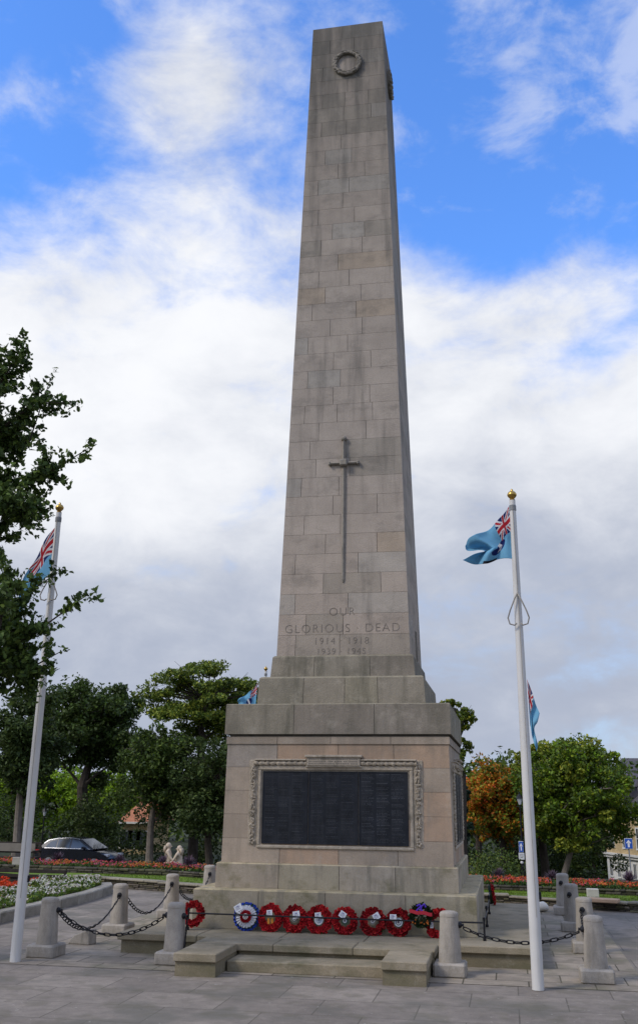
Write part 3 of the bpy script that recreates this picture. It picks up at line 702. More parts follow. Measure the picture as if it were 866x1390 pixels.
flag('flag', (-4.53, -4.55, 6.57), (-1, .05, 0), [(0, 0), (.17, .24), (.42, .75), (.60, 1.15), (.72, 1.55)], [(-.04, .82), (.12, .90), (.28, 1.1), (.45, 1.4), (.58, 1.68)], [(.72, 1.55), (.68, 1.62), (.58, 1.68)], 'blue ensign with large union canton drooping behind the oak leaves at left', pat2, FG, amp=.07, seed=3)
p0 = at_y(350, 927, 16)
flag('flag', (p0.x, 16, p0.z), (-1, 0, 0), [(0, 0), (.2, .25), (.5, .45), (.72, .62)], [(.06, .9), (.25, .92), (.5, .9), (.66, .85)], [(.72, .62), (.75, .7), (.66, .85)], 'small far ensign blowing behind the left shoulder of the memorial', pat1, FG, amp=.08, seed=5)
p0 = at_y(716, 922, 16)
flag('flag', (p0.x-.03, 16, p0.z), (1, 0, 0), [(0, 0), (.12, .35), (.24, .8), (.37, 1.2)], [(.02, 1.5), (.06, 1.9), (.12, 2.2), (.20, 2.45)], [(.37, 1.2), (.28, 1.5), (.16, 1.72), (.24, 2.2), (.20, 2.45)], 'limp ensign hanging close behind the nearest right flagpole', pat2, FG, amp=.06, seed=7)

# ------------------------------------------------------------------ poppy wreaths
WG = 'remembrance wreaths leaning along the foot of the memorial'
PR = [(.48, .012, .02), (.34, .008, .014), (.58, .03, .03), (.44, .012, .02), (.20, .005, .008)]
def ringM(c, tilt, rz=0):   # local z faces viewer (-Y)
    return Matrix.Translation(c) @ Matrix.Rotation(rz, 4, 'Z') @ Matrix.Rotation(math.pi/2-tilt, 4, 'X')
def petals(mb, F, Rr, n, size, cols, r, black=True, rings=2, wid=.05):
    for k in range(n):
        a = 2*math.pi*k/n*rings+nvar(r, -.1, .1); q = (k*rings//n)
        rr = Rr+wid*((k % 3)-1)*.8+nvar(r, -.01, .01)
        c = Vector((rr*math.cos(a), rr*math.sin(a), .05+nvar(r, -.008, .02)-.5*abs(rr-Rr)))
        tiltd = Vector((math.cos(a), math.sin(a), 0))*nvar(r, -.2, .9)*(rr-Rr)/wid+Vector((nvar(r, -.3, .3), nvar(r, -.3, .3), 1.2)); tiltd.normalize()
        t1 = tiltd.orthogonal().normalized(); t2 = tiltd.cross(t1); a0 = r.random()*6.28
        m_ = 10; vs = [c-tiltd*.012]; sz = size*nvar(r, .85, 1.15)
        for i in range(m_):
            b = a0+2*math.pi*i/m_; rad = sz*(1.0 if i % 5 in (1, 2, 3) else .72)
            vs.append(c+(t1*math.cos(b)+t2*math.sin(b))*rad+tiltd*(.014+nvar(r, -.004, .012)))
        cc = cols[r.randrange(len(cols))]
        mb.add([F @ v for v in vs], [(0, i+1, (i+1) % m_+1) for i in range(m_)], cc)
        if black:
            vs = [c+(t1*math.cos(b)+t2*math.sin(b))*sz*.22+tiltd*.004 for b in np.linspace(0, 6.28, 7)[:-1]]
            mb.add([F @ v for v in vs]+[F @ (c+tiltd*.012)], [(i, (i+1) % 6, 6) for i in range(6)], (.01, .01, .008))
def wreath(x, z, Rr, label, card=None, centre=None, y=-2.56, tilt=.16, cols=PR, kind='poppy', rz=0., seed=0, base=None):
    r = random.Random(100+seed); c0 = Vector((x, y, z)); F = ringM(Vector((0, 0, 0)), tilt, rz)
    tf_ = r.uniform(.72, 1.12); cols = [(c[0]*tf_, c[1]*tf_, c[2]*tf_) for c in cols]
    e = empty('poppy_wreath' if kind == 'poppy' else 'wreath', c0, label, 'wreath', WG)
    mb = MB(); mb.tube([F @ Vector((Rr*math.cos(a), Rr*math.sin(a), .0)) for a in np.linspace(0, 2*math.pi, 33)], .042, 8, (.012, .03, .012), cap=False)
    for k in range(60):
        a = r.random()*6.28; rr = Rr+nvar(r, -.055, .06); c = Vector((rr*math.cos(a), rr*math.sin(a), nvar(r, .0, .05))); t = Vector((nvar(r, -1, 1), nvar(r, -1, 1), .5)).normalized(); s_ = t.orthogonal().normalized()
        mb.quad(F @ (c-t*.03), F @ (c+s_*.012), F @ (c+t*.035), F @ (c-s_*.012), c=(.02, nvar(r, .05, .10), .02))
    mb.build('leaf_ring', M['poppy'], e)
    if kind == 'poppy':
        mb = MB(); petals(mb, F, Rr, 140, .033, cols, r, wid=.040, rings=4); mb.build('poppies', M['poppy'], e)
    if kind == 'tricolour':
        for nm, ra, rb_, zz, cl in (('blue_ribbon', .13, .222, .03, [(.02, .06, .40), (.015, .04, .26)]), ('white_ribbon', .085, .172, .062, [(.75, .75, .78), (.55, .56, .62)]), ('red_ribbon', .03, .098, .09, [(.45, .01, .02), (.30, .008, .015)])):
            mb = MB(); q = 48
            for i in range(q):
                a0, a1 = 2*math.pi*i/q, 2*math.pi*(i+1)/q; h0 = .014*(i % 2); h1 = .014*((i+1) % 2); jo = .006*math.sin(i*2.3)
                P4 = [Vector((ra*math.cos(a0), ra*math.sin(a0), zz+h0)), Vector(((rb_+jo)*math.cos(a0), (rb_+jo)*math.sin(a0), zz+h0*1.6-.02)), Vector(((rb_+jo)*math.cos(a1), (rb_+jo)*math.sin(a1), zz+h1*1.6-.02)), Vector((ra*math.cos(a1), ra*math.sin(a1), zz+h1))]
                mb.quad(*[F @ v for v in P4], c=cl[i % 2]); mb.quad(*[F @ (v-Vector((0, 0, .02))) for v in P4[::-1]], c=cl[1])
            mb.build(nm, M['poppy'], e)
        F = F @ Matrix.Translation((0, 0, .045))
    if kind == 'leafy':
        mb = MB()
        for k in range(420):
            a = r.random()*6.28; rr = .2*math.sqrt(r.random())+.0; c = Vector((rr*math.cos(a), rr*.92*math.sin(a), .03+.07*(1-rr/.2)+nvar(r, 0, .03))); t = Vector((math.cos(a)+nvar(r, -.6, .6), math.sin(a)+nvar(r, -.6, .6), .6)).normalized(); s_ = t.orthogonal().normalized(); g = nvar(r, .3, 1.2)
            mb.quad(F @ (c-t*.03), F @ (c+s_*.013), F @ (c+t*.04), F @ (c-s_*.013), c=(.03*g, .055*g, .02*g))
        mb.build('leaves', M['poppy'], e)
        mb = MB()
        for i in range(14):
            x0 = -.19+.38*i/14; x1 = -.19+.38*(i+1)/14; f = lambda q: (.04-.06*q+.008*math.sin(30*q)); g = lambda q: .135-.5*q*q
            mb.quad(*[F @ Vector(v) for v in ((x0, f(x0)-.028, g(x0)), (x1, f(x1)-.028, g(x1)), (x1, f(x1)+.028, g(x1)+.004), (x0, f(x0)+.028, g(x0)+.004))], c=(.50, .03, .05))
        mb.build('red_sash', M['poppy'], e)
        mb = MB()
        for (ca, cb_, cc_) in (((-.07, .14), (-.02, .17), (0, .13)), ((.0, .13), (.06, .18), (.08, .13)), ((-.01, .13), (-.05, .09), (-.07, .06)), ((.01, .13), (.0, .09), (.03, .07))):
            mb.tube([F @ Vector((*q, .12)) for q in (ca, cb_, cc_)], .016, 6, (.10, .04, .50))
        mb.build('purple_bow', M['poppy'], e)
        mb = MB()
        for q in range(16): mb.ball(F @ Vector((nvar(r, -.14, .14), -.10+nvar(r, -.03, .03), .09)), .012, 6, (.55, .16, .03))
        mb.build('orange_berries', M['poppy'], e)
    if centre:
        cc, rad = centre; mb = MB()
        if cc == 'orange':
            for sx in (-.032, .032): mb.box(sx-.022, sx+.022, -.10, -.01, .045, .06, (.55, .22, .03), bev=.006, M=F)
            mb.build('orange_tabs', M['paperm'], e)
        else:
            mb.add([F @ Vector((rad*math.cos(a), rad*math.sin(a), .055)) for a in np.linspace(0, 6.28318, 25)[:-1]]+[F @ Vector((0, 0, .056))], [(i, (i+1) % 24, 24) for i in range(24)], cc)
            for q in range(3): mb.add([F @ Vector((rad*(.7-.2*q)*math.cos(a), rad*(.7-.2*q)*math.sin(a), .058+.002*q)) for a in np.linspace(0, 6.28318, 17)[:-1]]+[F @ Vector((0, 0, .059+.002*q))], [(i, (i+1) % 16, 16) for i in range(16)], ((.10, .11, .13), (.6, .6, .58), (.12, .10, .12))[q] if rad < .07 else ((.35, .42, .5), (.55, .58, .6), (.3, .32, .4))[q])
            mb.build('centre_badge', M['paperm'], e)
    if card:
        cx, cy, rot, w, h = card; G = F @ Matrix.Translation((cx, cy, .10)) @ Matrix.Rotation(rot, 4, 'Z'); mb = MB(); mb.box(-w/2, w/2, -h/2, h/2, 0, .006, (.70, .71, .74), M=G); cdm = mb.build('card', M['paperm'], e)
        mb = MB()
        for q in range(4): mb.box(-w*.35, w*nvar(r, .1, .35), h*(.28-.17*q)-.004, h*(.28-.17*q)+.003, .0065, .008, (.3, .3, .36), M=G)
        mb.box(-w*.12, w*.12, h*.1, h*.3, .0065, .0085, (.25, .25, .4), M=G); mb.build('faint_writing', M['paperm'], cdm)
    q_ = r.uniform(.94, 1.07); e.scale = (q_, 1, q_*r.uniform(.97, 1.03)); e.rotation_euler = (0, r.uniform(-.12, .12), 0)
    return e
Rm = .158
wreath(-2.30, .24, Rm, 'poppy wreath at the far left of the row, beside the stone bollard', y=-2.66, seed=1, tilt=.2)
wreath(-1.40, .215, Rm, 'blue, white and red round wreath with a pale ribbon', kind='tricolour', centre=((.7, .7, .72), .045), card=(-.11, .13, .5, .13, .10), seed=2)
wreath(-.985, .21, Rm, 'red poppy wreath with orange tabs in its centre and a square card', card=(0, .07, 0, .095, .085), centre=('orange', 0), seed=3)
wreath(-.575, .205, Rm, 'poppy wreath with a grey centre and a slightly tilted white card', card=(.045, .055, .08, .115, .11), centre=((.2, .19, .16), .06), seed=4)
wreath(-.165, .20, Rm, 'poppy wreath with a white round badge below its square card', card=(0, .06, .02, .10, .09), centre=((.62, .64, .68), .072), seed=5)
wreath(.265, .20, Rm, 'poppy wreath with a green centre and a card tilted clockwise', card=(-.04, .085, -.45, .11, .10), centre=((.03, .07, .035), .06), seed=6)
wreath(.725, .205, Rm, 'poppy wreath with a card tilted the other way on its right', card=(.07, .07, .5, .11, .10), centre=((.2, .18, .14), .055), seed=7)
wreath(1.145, .205, Rm, 'poppy wreath with a blue-grey round badge, next to the dark leafy wreath', card=(-.085, .075, .0, .11, .085), centre=((.5, .56, .62), .068), seed=8)
wreath(1.52, .33, .15, 'dark leafy wreath with purple bow and red sash', kind='leafy', y=-2.66, seed=9, tilt=.12)
wreath(1.80, .20, Rm, 'poppy wreath half hidden behind the front right bollard', seed=10, card=(-.11, -.02, 0, .05, .08))
wreath(2.50, 3.0, Rm, 'poppy wreath leaning on the right-hand side of the memorial', y=0, seed=11, rz=math.pi/2)
w_ = [o for o in bpy.data.objects if o.get('label', '').startswith('poppy wreath leaning on the right-hand')][0]; w_.location = (2.53, 2.9, .21)

exec_order = 0
# ------------------------------------------------------------------ dry stone walls
def drywall(name, P, z0, tops, th, label, coping=False, seed=0, rows=4, tint=(.135, .115, .09)):
    r = random.Random(seed); mb = MB()
    for (a, b), (c, d), ta, tb in zip(P, P[1:], tops, tops[1:]):
        va = Vector((a, b, 0)); vb = Vector((c, d, 0)); Ls = (vb-va).length; dr = (vb-va).normalized(); ang = math.atan2(dr.y, dr.x)
        Mx = Matrix.Translation((a, b, 0)) @ Matrix.Rotation(ang, 4, 'Z')
        mb.box(0, Ls, .03, th, z0-.1, (ta+tb)/2-.06, (.05, .05, .045), M=Mx)
        hgt = (ta+tb)/2-z0-(.05 if coping else 0); z = z0
        hs = [nvar(r, .7, 1.3) for _ in range(rows)]; sm = sum(hs); hs = [h/sm*hgt for h in hs]
        for h in hs:
            x = nvar(r, -.1, 0)
            while x < Ls-.03:
                l = nvar(r, .12, .42); x1 = min(x+l, Ls+.02); g = nvar(r, .45, 1.35); k = r.random(); cc = (tint[0]*g, tint[1]*g*(1.0 if k < .6 else 1.08), tint[2]*g*(1. if k < .5 else .8))
                q = nvar(r, -.025, .02)
                mb.box(max(x, 0)+.006, x1-.006, q, th-.02, z+.004, z+h-.004, cc, bev=.014, M=Mx); x = x1
            z += h
        if coping:
            x = 0
            while x < Ls-.05:
                l = min(nvar(r, .5, .95), Ls-x); g = nvar(r, .85, 1.15)
                mb.box(x+.004, x+l-.004, -.05, th+.05, z+.002, z+.05, (.27*g, .24*g, .18*g), bev=.012, M=Mx); x += l
    return tag(mb.build(name, M['drystone']), label, 'wall')
drywall('low_wall', LW[:4], -.31, [-.05, -.05, -.06, -.08], .28, 'low dry stone wall with flat coping left of the memorial', True, 1)
drywall('low_wall', LW[4:], -.31, [-.15, -.12, -.08, -.08], .28, 'low dry stone wall with flat coping right of the memorial behind the bollards', True, 2)
drywall('low_wall', LW[3:5], -.31, [-.08, -.12], .28, 'stretch of low stone wall right behind the memorial', True, 3)
drywall('planter_wall', UW[:4], -.15, [.04, .04, .03, .01], .3, 'upper stone wall of the flower bed on the left, below the parked car', False, 4, 3, (.085, .075, .06))
drywall('planter_wall', UW[3:5], -.19, [.0, .0], .3, 'upper flower bed wall hidden behind the memorial', False, 5, 3, (.085, .075, .06))
drywall('planter_wall', UW[4:], -.19, [.0, .0, .01, .01], .3, 'upper stone wall of the flower bed on the right, below the autumn trees', False, 6, 3, (.085, .075, .06))
# soil of the upper bed
mb = MB(); top = [(x, y+.2, -.02) for x, y in UW]; bk = [(x, y+2.0, -.02) for x, y in UW]
n = len(UW)
for i in range(n-1):
    mb.quad(top[i], top[i+1], bk[i+1], bk[i])
    b0, b1 = bk[i], bk[i+1]; mb.quad(b0, b1, (b1[0], b1[1]+.3, -.6), (b0[0], b0[1]+.3, -.6))
tag(mb.build('flower_bed_soil', M['soil']), kind='structure')
# left planter with kerb
KB = [(-7.1, -4.5), (-6.98, -1.2), (-6.93, 1.5), (-7.0, 4.3), (-7.25, 6.2), (-7.6, 7.0)]
mb = MB(); r = random.Random(9)
for (a, b), (c, d) in zip(KB, KB[1:]):
    va = Vector((a, b, 0)); vb = Vector((c, d, 0)); Ls = (vb-va).length; ang = math.atan2(d-b, c-a); Mx = Matrix.Translation((a, b, 0)) @ Matrix.Rotation(ang, 4, 'Z'); k = max(1, round(Ls/.95))
    for i in range(k):
        g = nvar(r, .8, 1.15); mb.box(Ls*i/k+.005, Ls*(i+1)/k-.005, 0, .30, -.33, -.10, (g, g, g), bev=.025, M=Mx)
tag(mb.build('planter_kerb', M['kerb']), 'long mossy stone kerb edging the red and white flower bed at left', 'kerb')
mb = MB(); mb.quad(*[(x-.28, y, -.12) for x, y in KB]+[(-9.5, 7.2, -.2), (-15, 7.2, -.34), (-15, -4.5, -.2)]); tag(mb.build('planter_soil', M['soil']), kind='structure')

# ------------------------------------------------------------------ foliage helpers
def leafquads(mb, c, n, rad, size, rng, cols, flat=1., shape=4, up=.35):
    for _ in range(n):
        while True:
            p = Vector((rng.uniform(-1, 1), rng.uniform(-1, 1), rng.uniform(-1, 1)))
            if p.length < 1: break
        p *= p.length**-.35 if p.length > .05 else 1
        q = Vector((c[0]+p.x*rad, c[1]+p.y*rad, c[2]+p.z*rad*flat))
        nrm_ = Vector((rng.uniform(-1, 1), rng.uniform(-1, 1), rng.uniform(-.4, 1)+up)).normalized(); a = nrm_.orthogonal().normalized(); a.rotate(Matrix.Rotation(rng.random()*6.28, 3, nrm_)); b = nrm_.cross(a); s = size*rng.uniform(.6, 1.3)
        cc = cols[rng.randrange(len(cols))]; g = rng.uniform(.75, 1.25); cc = (cc[0]*g, cc[1]*g, cc[2]*g)
        if shape == 4: mb.quad(q-a*s*.5, q-b*s*.28, q+a*s*.5, q+b*s*.28, c=cc)
        elif shape == 3: mb.quad(q-a*s*.5, q+b*s*.4, q+a*s*.5, c=cc)
        else:
            pr = ((-.5, 0), (-.28, .14), (-.18, .12), (-.08, .27), (.03, .19), (.16, .35), (.24, .22), (.38, .24), (.5, 0), (.38, -.24), (.24, -.22), (.16, -.35), (.03, -.19), (-.08, -.27), (-.18, -.12), (-.28, -.14))
            mb.quad(*[q+a*(x*s)+b*(y*s)+nrm_*(abs(y)*s*.3) for x, y in pr], c=cc)
def crown_tree(name, base, trunk_h, top, rx, label, cols, seed, leaf=.2, n=7000, clumps=34, ry=None, bark='bark', squash=.8, low=None, rough=.72, group='trees beyond the flower beds', trunk_r=.22, accent=None, clump_r=.38, cx=0., layers=False, inner=.0):
    """tapering trunk, limbs to each leaf clump, crown of leaf faces spread in uneven clumps"""
    rng = random.Random(seed); base = Vector(base); ry = ry or rx; e = empty(name, base, label, 'tree', group)
    zc0 = (low if low is not None else trunk_h); H = top-base.z; zlo, zhi = zc0, H; zm = (zlo+zhi)/2; rz = (zhi-zlo)/2
    cl = []
    for i in range(clumps):
        for _ in range(60):
            u = Vector((rng.uniform(-1, 1), rng.uniform(-1, 1), rng.uniform(-1, 1)))
            if inner < u.length < 1 and all((u-v).length > .24 for v, _ in cl): break
        rad = clump_r*rng.uniform(.65, 1.25)
        cl.append((u*(1-rad*.55), rad))
    P = []
    for u, rad in cl:
        w = 1-.25*max(0, u.z); P.append((Vector((cx+u.x*rx*1.08*w, u.y*ry*w, zm+u.z*rz)), rad*min(rx, rz*1.2)))
    tb = MB(); kn = Vector((cx*.15, 0, trunk_h)); hubs = [kn+Vector((rng.uniform(-.1, .1)*rx, rng.uniform(-.1, .1)*rx, (zhi-trunk_h)*f)) for f in (0, .22, .45)]
    tb.tube([(0, 0, -.3), (rng.uniform(-.05, .05), 0, trunk_h*.4), hubs[0], hubs[1], hubs[2]], [trunk_r*1.35, trunk_r, trunk_r*.85, trunk_r*.55, trunk_r*.3], 9)
    for i, (p, rad) in enumerate(P):
        h = min(hubs, key=lambda q: (q-p).length + (4 if q.z > p.z else 0)); mid = h.lerp(p, .5)+Vector((rng.uniform(-.1, .1), rng.uniform(-.1, .1), rng.uniform(-.02, .12)))*rx*.5
        tb.tube([h, mid, p], [trunk_r*.34, trunk_r*.2, trunk_r*.05], 5)
        for k in range(3):
            q = p+Vector((rng.uniform(-1, 1), rng.uniform(-1, 1), rng.uniform(-.5, 1)))*rad*.9; tb.tube([mid.lerp(p, .6), q], [trunk_r*.09, trunk_r*.025], 4)
    tb.build('trunk', M[bark], e)
    mb = MB(); tot = sum(r_**2 for _, r_ in P)
    for p, rad in P:
        k = int(n*rad**2/tot); cset = cols
        if accent and rng.random() < accent[1]: cset = accent[0]
        sub = max(3, int(k/70))
        for _ in range(sub):
            d = Vector((rng.gauss(0, 1), rng.gauss(0, 1), rng.gauss(0, .8))); d.normalize(); sc_ = p+Vector((d.x, d.y, d.z*squash))*rad*rng.uniform(.3, 1.)
            leafquads(mb, sc_, int(k/sub), rad*rng.uniform(.28, rough), leaf, rng, cset, .55 if layers else .8, 4)
    mb.build('crown', M['leaf'], e)
    return e
def shrub(name, base, rx, rz, label, cols, seed, n=900, leaf=.12, cat='shrub', group=None, kind=None, ry=None, stems=True):
    rng = random.Random(seed); e = empty(name, base, label, cat, group); mb = MB(); sub = max(6, n//60); ry = ry or rx
    tips = []
    for _ in range(sub):
        d = Vector((rng.uniform(-1, 1), rng.uniform(-1, 1), rng.uniform(0, 1)))
        if d.length > 1: d.normalize()
        p = Vector((d.x*rx*.8, d.y*ry*.8, d.z*rz*.85)); tips.append(p); leafquads(mb, p, n//sub, rz*.28*rng.uniform(.7, 1.4), leaf, rng, cols)
    mb.build('foliage', M['leaf'], e)
    tb = MB()
    for p in tips[::2]: tb.tube([(p.x*.15, p.y*.15, -.1), p*.5, p], [.03, .02, .006], 5)
    tb.build('stems', M['bark'], e); return e
def bx(u, y): return at_y(u, 1150, y).x
def zt(u, v, y): return at_y(u, v, y).z
DK = [(.055, .085, .022), (.040, .065, .018), (.08, .115, .028)]
MD = [(.085, .135, .022), (.065, .11, .018), (.11, .155, .025)]
LT = [(.22, .28, .04), (.30, .33, .045), (.15, .21, .03)]
LM = [(.20, .32, .015), (.26, .38, .02), (.14, .25, .015)]
YG = [(.20, .23, .02), (.27, .27, .02), (.13, .19, .02)]
OR = [(.60, .18, .02), (.52, .24, .02), (.36, .19, .02), (.62, .11, .02)]
def T(name, u, y, vtop, rxpx, label, cols, seed, vlow=1120, dx=0., **k):
    """u: image column of the trunk, y: distance, vtop / vlow: rows of crown top and underside"""
    x = bx(u, y); g = gh(x, y); s_ = FPX/((Vector((x, y, 2))-CAM).dot(_F)); rx = rxpx/s_
    top = zt(u+dx, vtop, y); low = zt(u, vlow, y)-g
    return crown_tree(name, (x, y, g), max(low, 1.5)+.3, top, rx, label, cols, seed, low=max(low, .2), cx=dx/s_, **k)
# ---- left side
T('broadleaf_tree', 112, 46, 905, 78, 'dark rounded tree with a forked trunk behind the parked car', DK+MD[1:2], 1, vlow=1075, dx=5, n=26000, leaf=.30, clumps=44, clump_r=.36, trunk_r=.42, squash=.6)
T('broadleaf_tree', 24, 36, 925, 62, 'dark tree with a pale lower trunk behind the left flagpole', DK, 2, vlow=1090, dx=-6, n=20000, leaf=.26, clumps=36, trunk_r=.24, bark='bark_pale')
T('feathery_tree', 262, 40, 890, 84, 'light green feathery tree with layered boughs left of the memorial', LT+MD, 3, vlow=1010, dx=4, n=22000, leaf=.22, clumps=46, clump_r=.32, layers=True, squash=.4, trunk_r=.26, rough=.6)
T('feathery_tree', 318, 44, 915, 56, 'grey green loose tree close behind the left side of the pedestal', MD+LT, 4, vlow=1030, n=11000, leaf=.24, clumps=28, clump_r=.32, layers=True, squash=.45)
T('yew_tree', 205, 37, 975, 66, 'dark bushy tree with a pale leaning trunk left of the statue', DK+MD, 5, vlow=1128, n=20000, leaf=.22, clumps=40, trunk_r=.22, bark='bark_pale')
T('yew_tree', 285, 36, 985, 70, 'very dark dense tree behind the statue', DK, 6, vlow=1148, n=22000, leaf=.22, clumps=44)
T('lime_tree', 150, 62, 1045, 55, 'bright lime green tree seen under the dark tree beyond the car', LM, 7, vlow=1130, n=7000, leaf=.30, clumps=30)
T('lime_tree', 70, 60, 1035, 50, 'bright lime green tree beyond the left flagpole', LM, 8, vlow=1130, n=6500, leaf=.30, clumps=28)
T('lime_tree', 10, 58, 1015, 42, 'yellow green tree low at the left edge', LM+MD, 9, vlow=1120, n=4500, leaf=.30, clumps=24)
# ---- right side
T('broadleaf_tree', 628, 30, 935, 30, 'mid green tree just showing behind the right shoulder of the memorial', MD+YG, 10, vlow=1060, dx=-4, n=6000, leaf=.17, clumps=26, clump_r=.36)
T('cypress_tree', 630, 33, 1045, 15, 'narrow dark evergreen against the right side of the pedestal', [(.02, .045, .03), (.03, .05, .035)], 11, vlow=1175, n=4000, leaf=.15, clumps=26)
T('maple_tree', 680, 36, 1022, 56, 'autumn tree with orange and red leaves right of the memorial', YG+MD[:1]+[(.50, .18, .02), (.55, .15, .02), (.35, .17, .02)], 12, vlow=1160, n=26000, leaf=.19, clumps=44, accent=(OR+YG[:2], .45), clump_r=.34)
T('maple_tree', 650, 44, 1040, 26, 'yellowing tree behind the autumn tree beside the memorial', YG+[(.3, .2, .02)], 13, vlow=1150, n=4500, leaf=.22, clumps=26)
T('plane_tree', 762, 33, 995, 84, 'large full green tree right of the nearest flagpole', MD+[(.12, .22, .015), (.16, .26, .015), (.20, .25, .015)], 14, vlow=1165, dx=26, n=42000, leaf=.20, clumps=80, clump_r=.27, trunk_r=.16, bark='bark_pale', accent=(LT+YG, .35))
T('plane_tree', 738, 37, 1000, 42, 'yellow green tree top between the flagpole and the large green tree', YG+LT, 15, vlow=1130, n=12000, leaf=.20, clumps=34, clump_r=.34)
T('broadleaf_tree', 700, 52, 1030, 34, 'distant yellowish tree behind the street lamp', YG+MD, 16, vlow=1150, n=5000, leaf=.26, clumps=26)
T('broadleaf_tree', 800, 45, 1090, 50, 'dark tree under the large green tree beside the pale building', DK+MD, 17, vlow=1185, dx=-18, n=8000, leaf=.22, clumps=34)
T('hilltop_tree', 852, 120, 1037, 14, 'dark tree far away on the skyline above the roofs', DK+[(.05, .065, .05)], 18, vlow=1075, n=2500, leaf=.7, clumps=16, trunk_r=.3)
# hedge and wood behind
def mass(name, pts, h, thick, cols, seed, label, n, leaf, cat='hedge', kind='stuff'):
    rng = random.Random(seed); mb = MB(); Pp = [Vector((a, b, 0)) for a, b in pts]
    ls = [(b-a).length for a, b in zip(Pp, Pp[1:])]; tl = sum(ls)
    for i in range(int(tl/ (leaf*3))):
        q = rng.random()*tl; k = 0
        while q > ls[k]: q -= ls[k]; k += 1
        p = Pp[k].lerp(Pp[k+1], q/ls[k]); hh = h*(.8+.4*mnoise.noise(Vector((p.x*.25, p.y*.25, seed)))+.1*rng.random()); z = gh(p.x, p.y)
        for _ in range(4):
            leafquads(mb, (p.x+rng.uniform(-thick, thick)*.5, p.y+rng.uniform(-thick, thick)*.5, z+rng.uniform(.0, 1)*hh), max(2, int(n/ (tl/(leaf*3))/4)), leaf*3.2, leaf, rng, cols)
    o = mb.build(name, M['leaf']); tag(o, label, cat, kind=kind); return o
mass('hedge', [(-38, 44), (-26, 44), (-17, 43), (-9, 42)], 4.3, 2.6, DK, 1, 'long dark hedge behind the parked car and statue', 26000, .22)
mass('hedge', [(-4, 41), (2, 40), (7.6, 40)], 5.2, 2.8, DK, 2, 'dark undergrowth beneath the trees on the right', 26000, .16)
mass('woodland', [(-70, 78), (-45, 76), (-20, 78), (0, 82), (7, 86)], 8.5, 8, DK+MD, 3, 'dark belt of woodland closing the view behind the trees', 16000, .6, 'woodland')
mass('woodland', [(20, 150), (10, 152), (0, 160), (-20, 170)], 12, 10, DK+[(.05, .07, .04)], 4, 'far wooded slope on the skyline', 6000, 1.0, 'woodland')
mass('woodland', [(-10, 66), (0, 64), (8, 66), (14, 70)], 7.5, 6, DK+MD, 5, 'dark belt of trees closing the view behind the autumn tree', 9000, .5, 'woodland')
x = bx(672, 24); shrub('round_shrub', (x, 24, gh(x, 24)), 1.25, 2.1, 'rounded dark green shrub in front of the autumn tree', MD+DK+[(.10, .13, .02)], 31, 3500, .12, group='shrubs beyond the flower beds')
x = bx(655, 26); shrub('round_shrub', (x, 26, gh(x, 26)), .8, 1.9, 'lighter green shrub between the dark evergreen and the rounded shrub', YG+MD, 32, 1800, .12, group='shrubs beyond the flower beds')

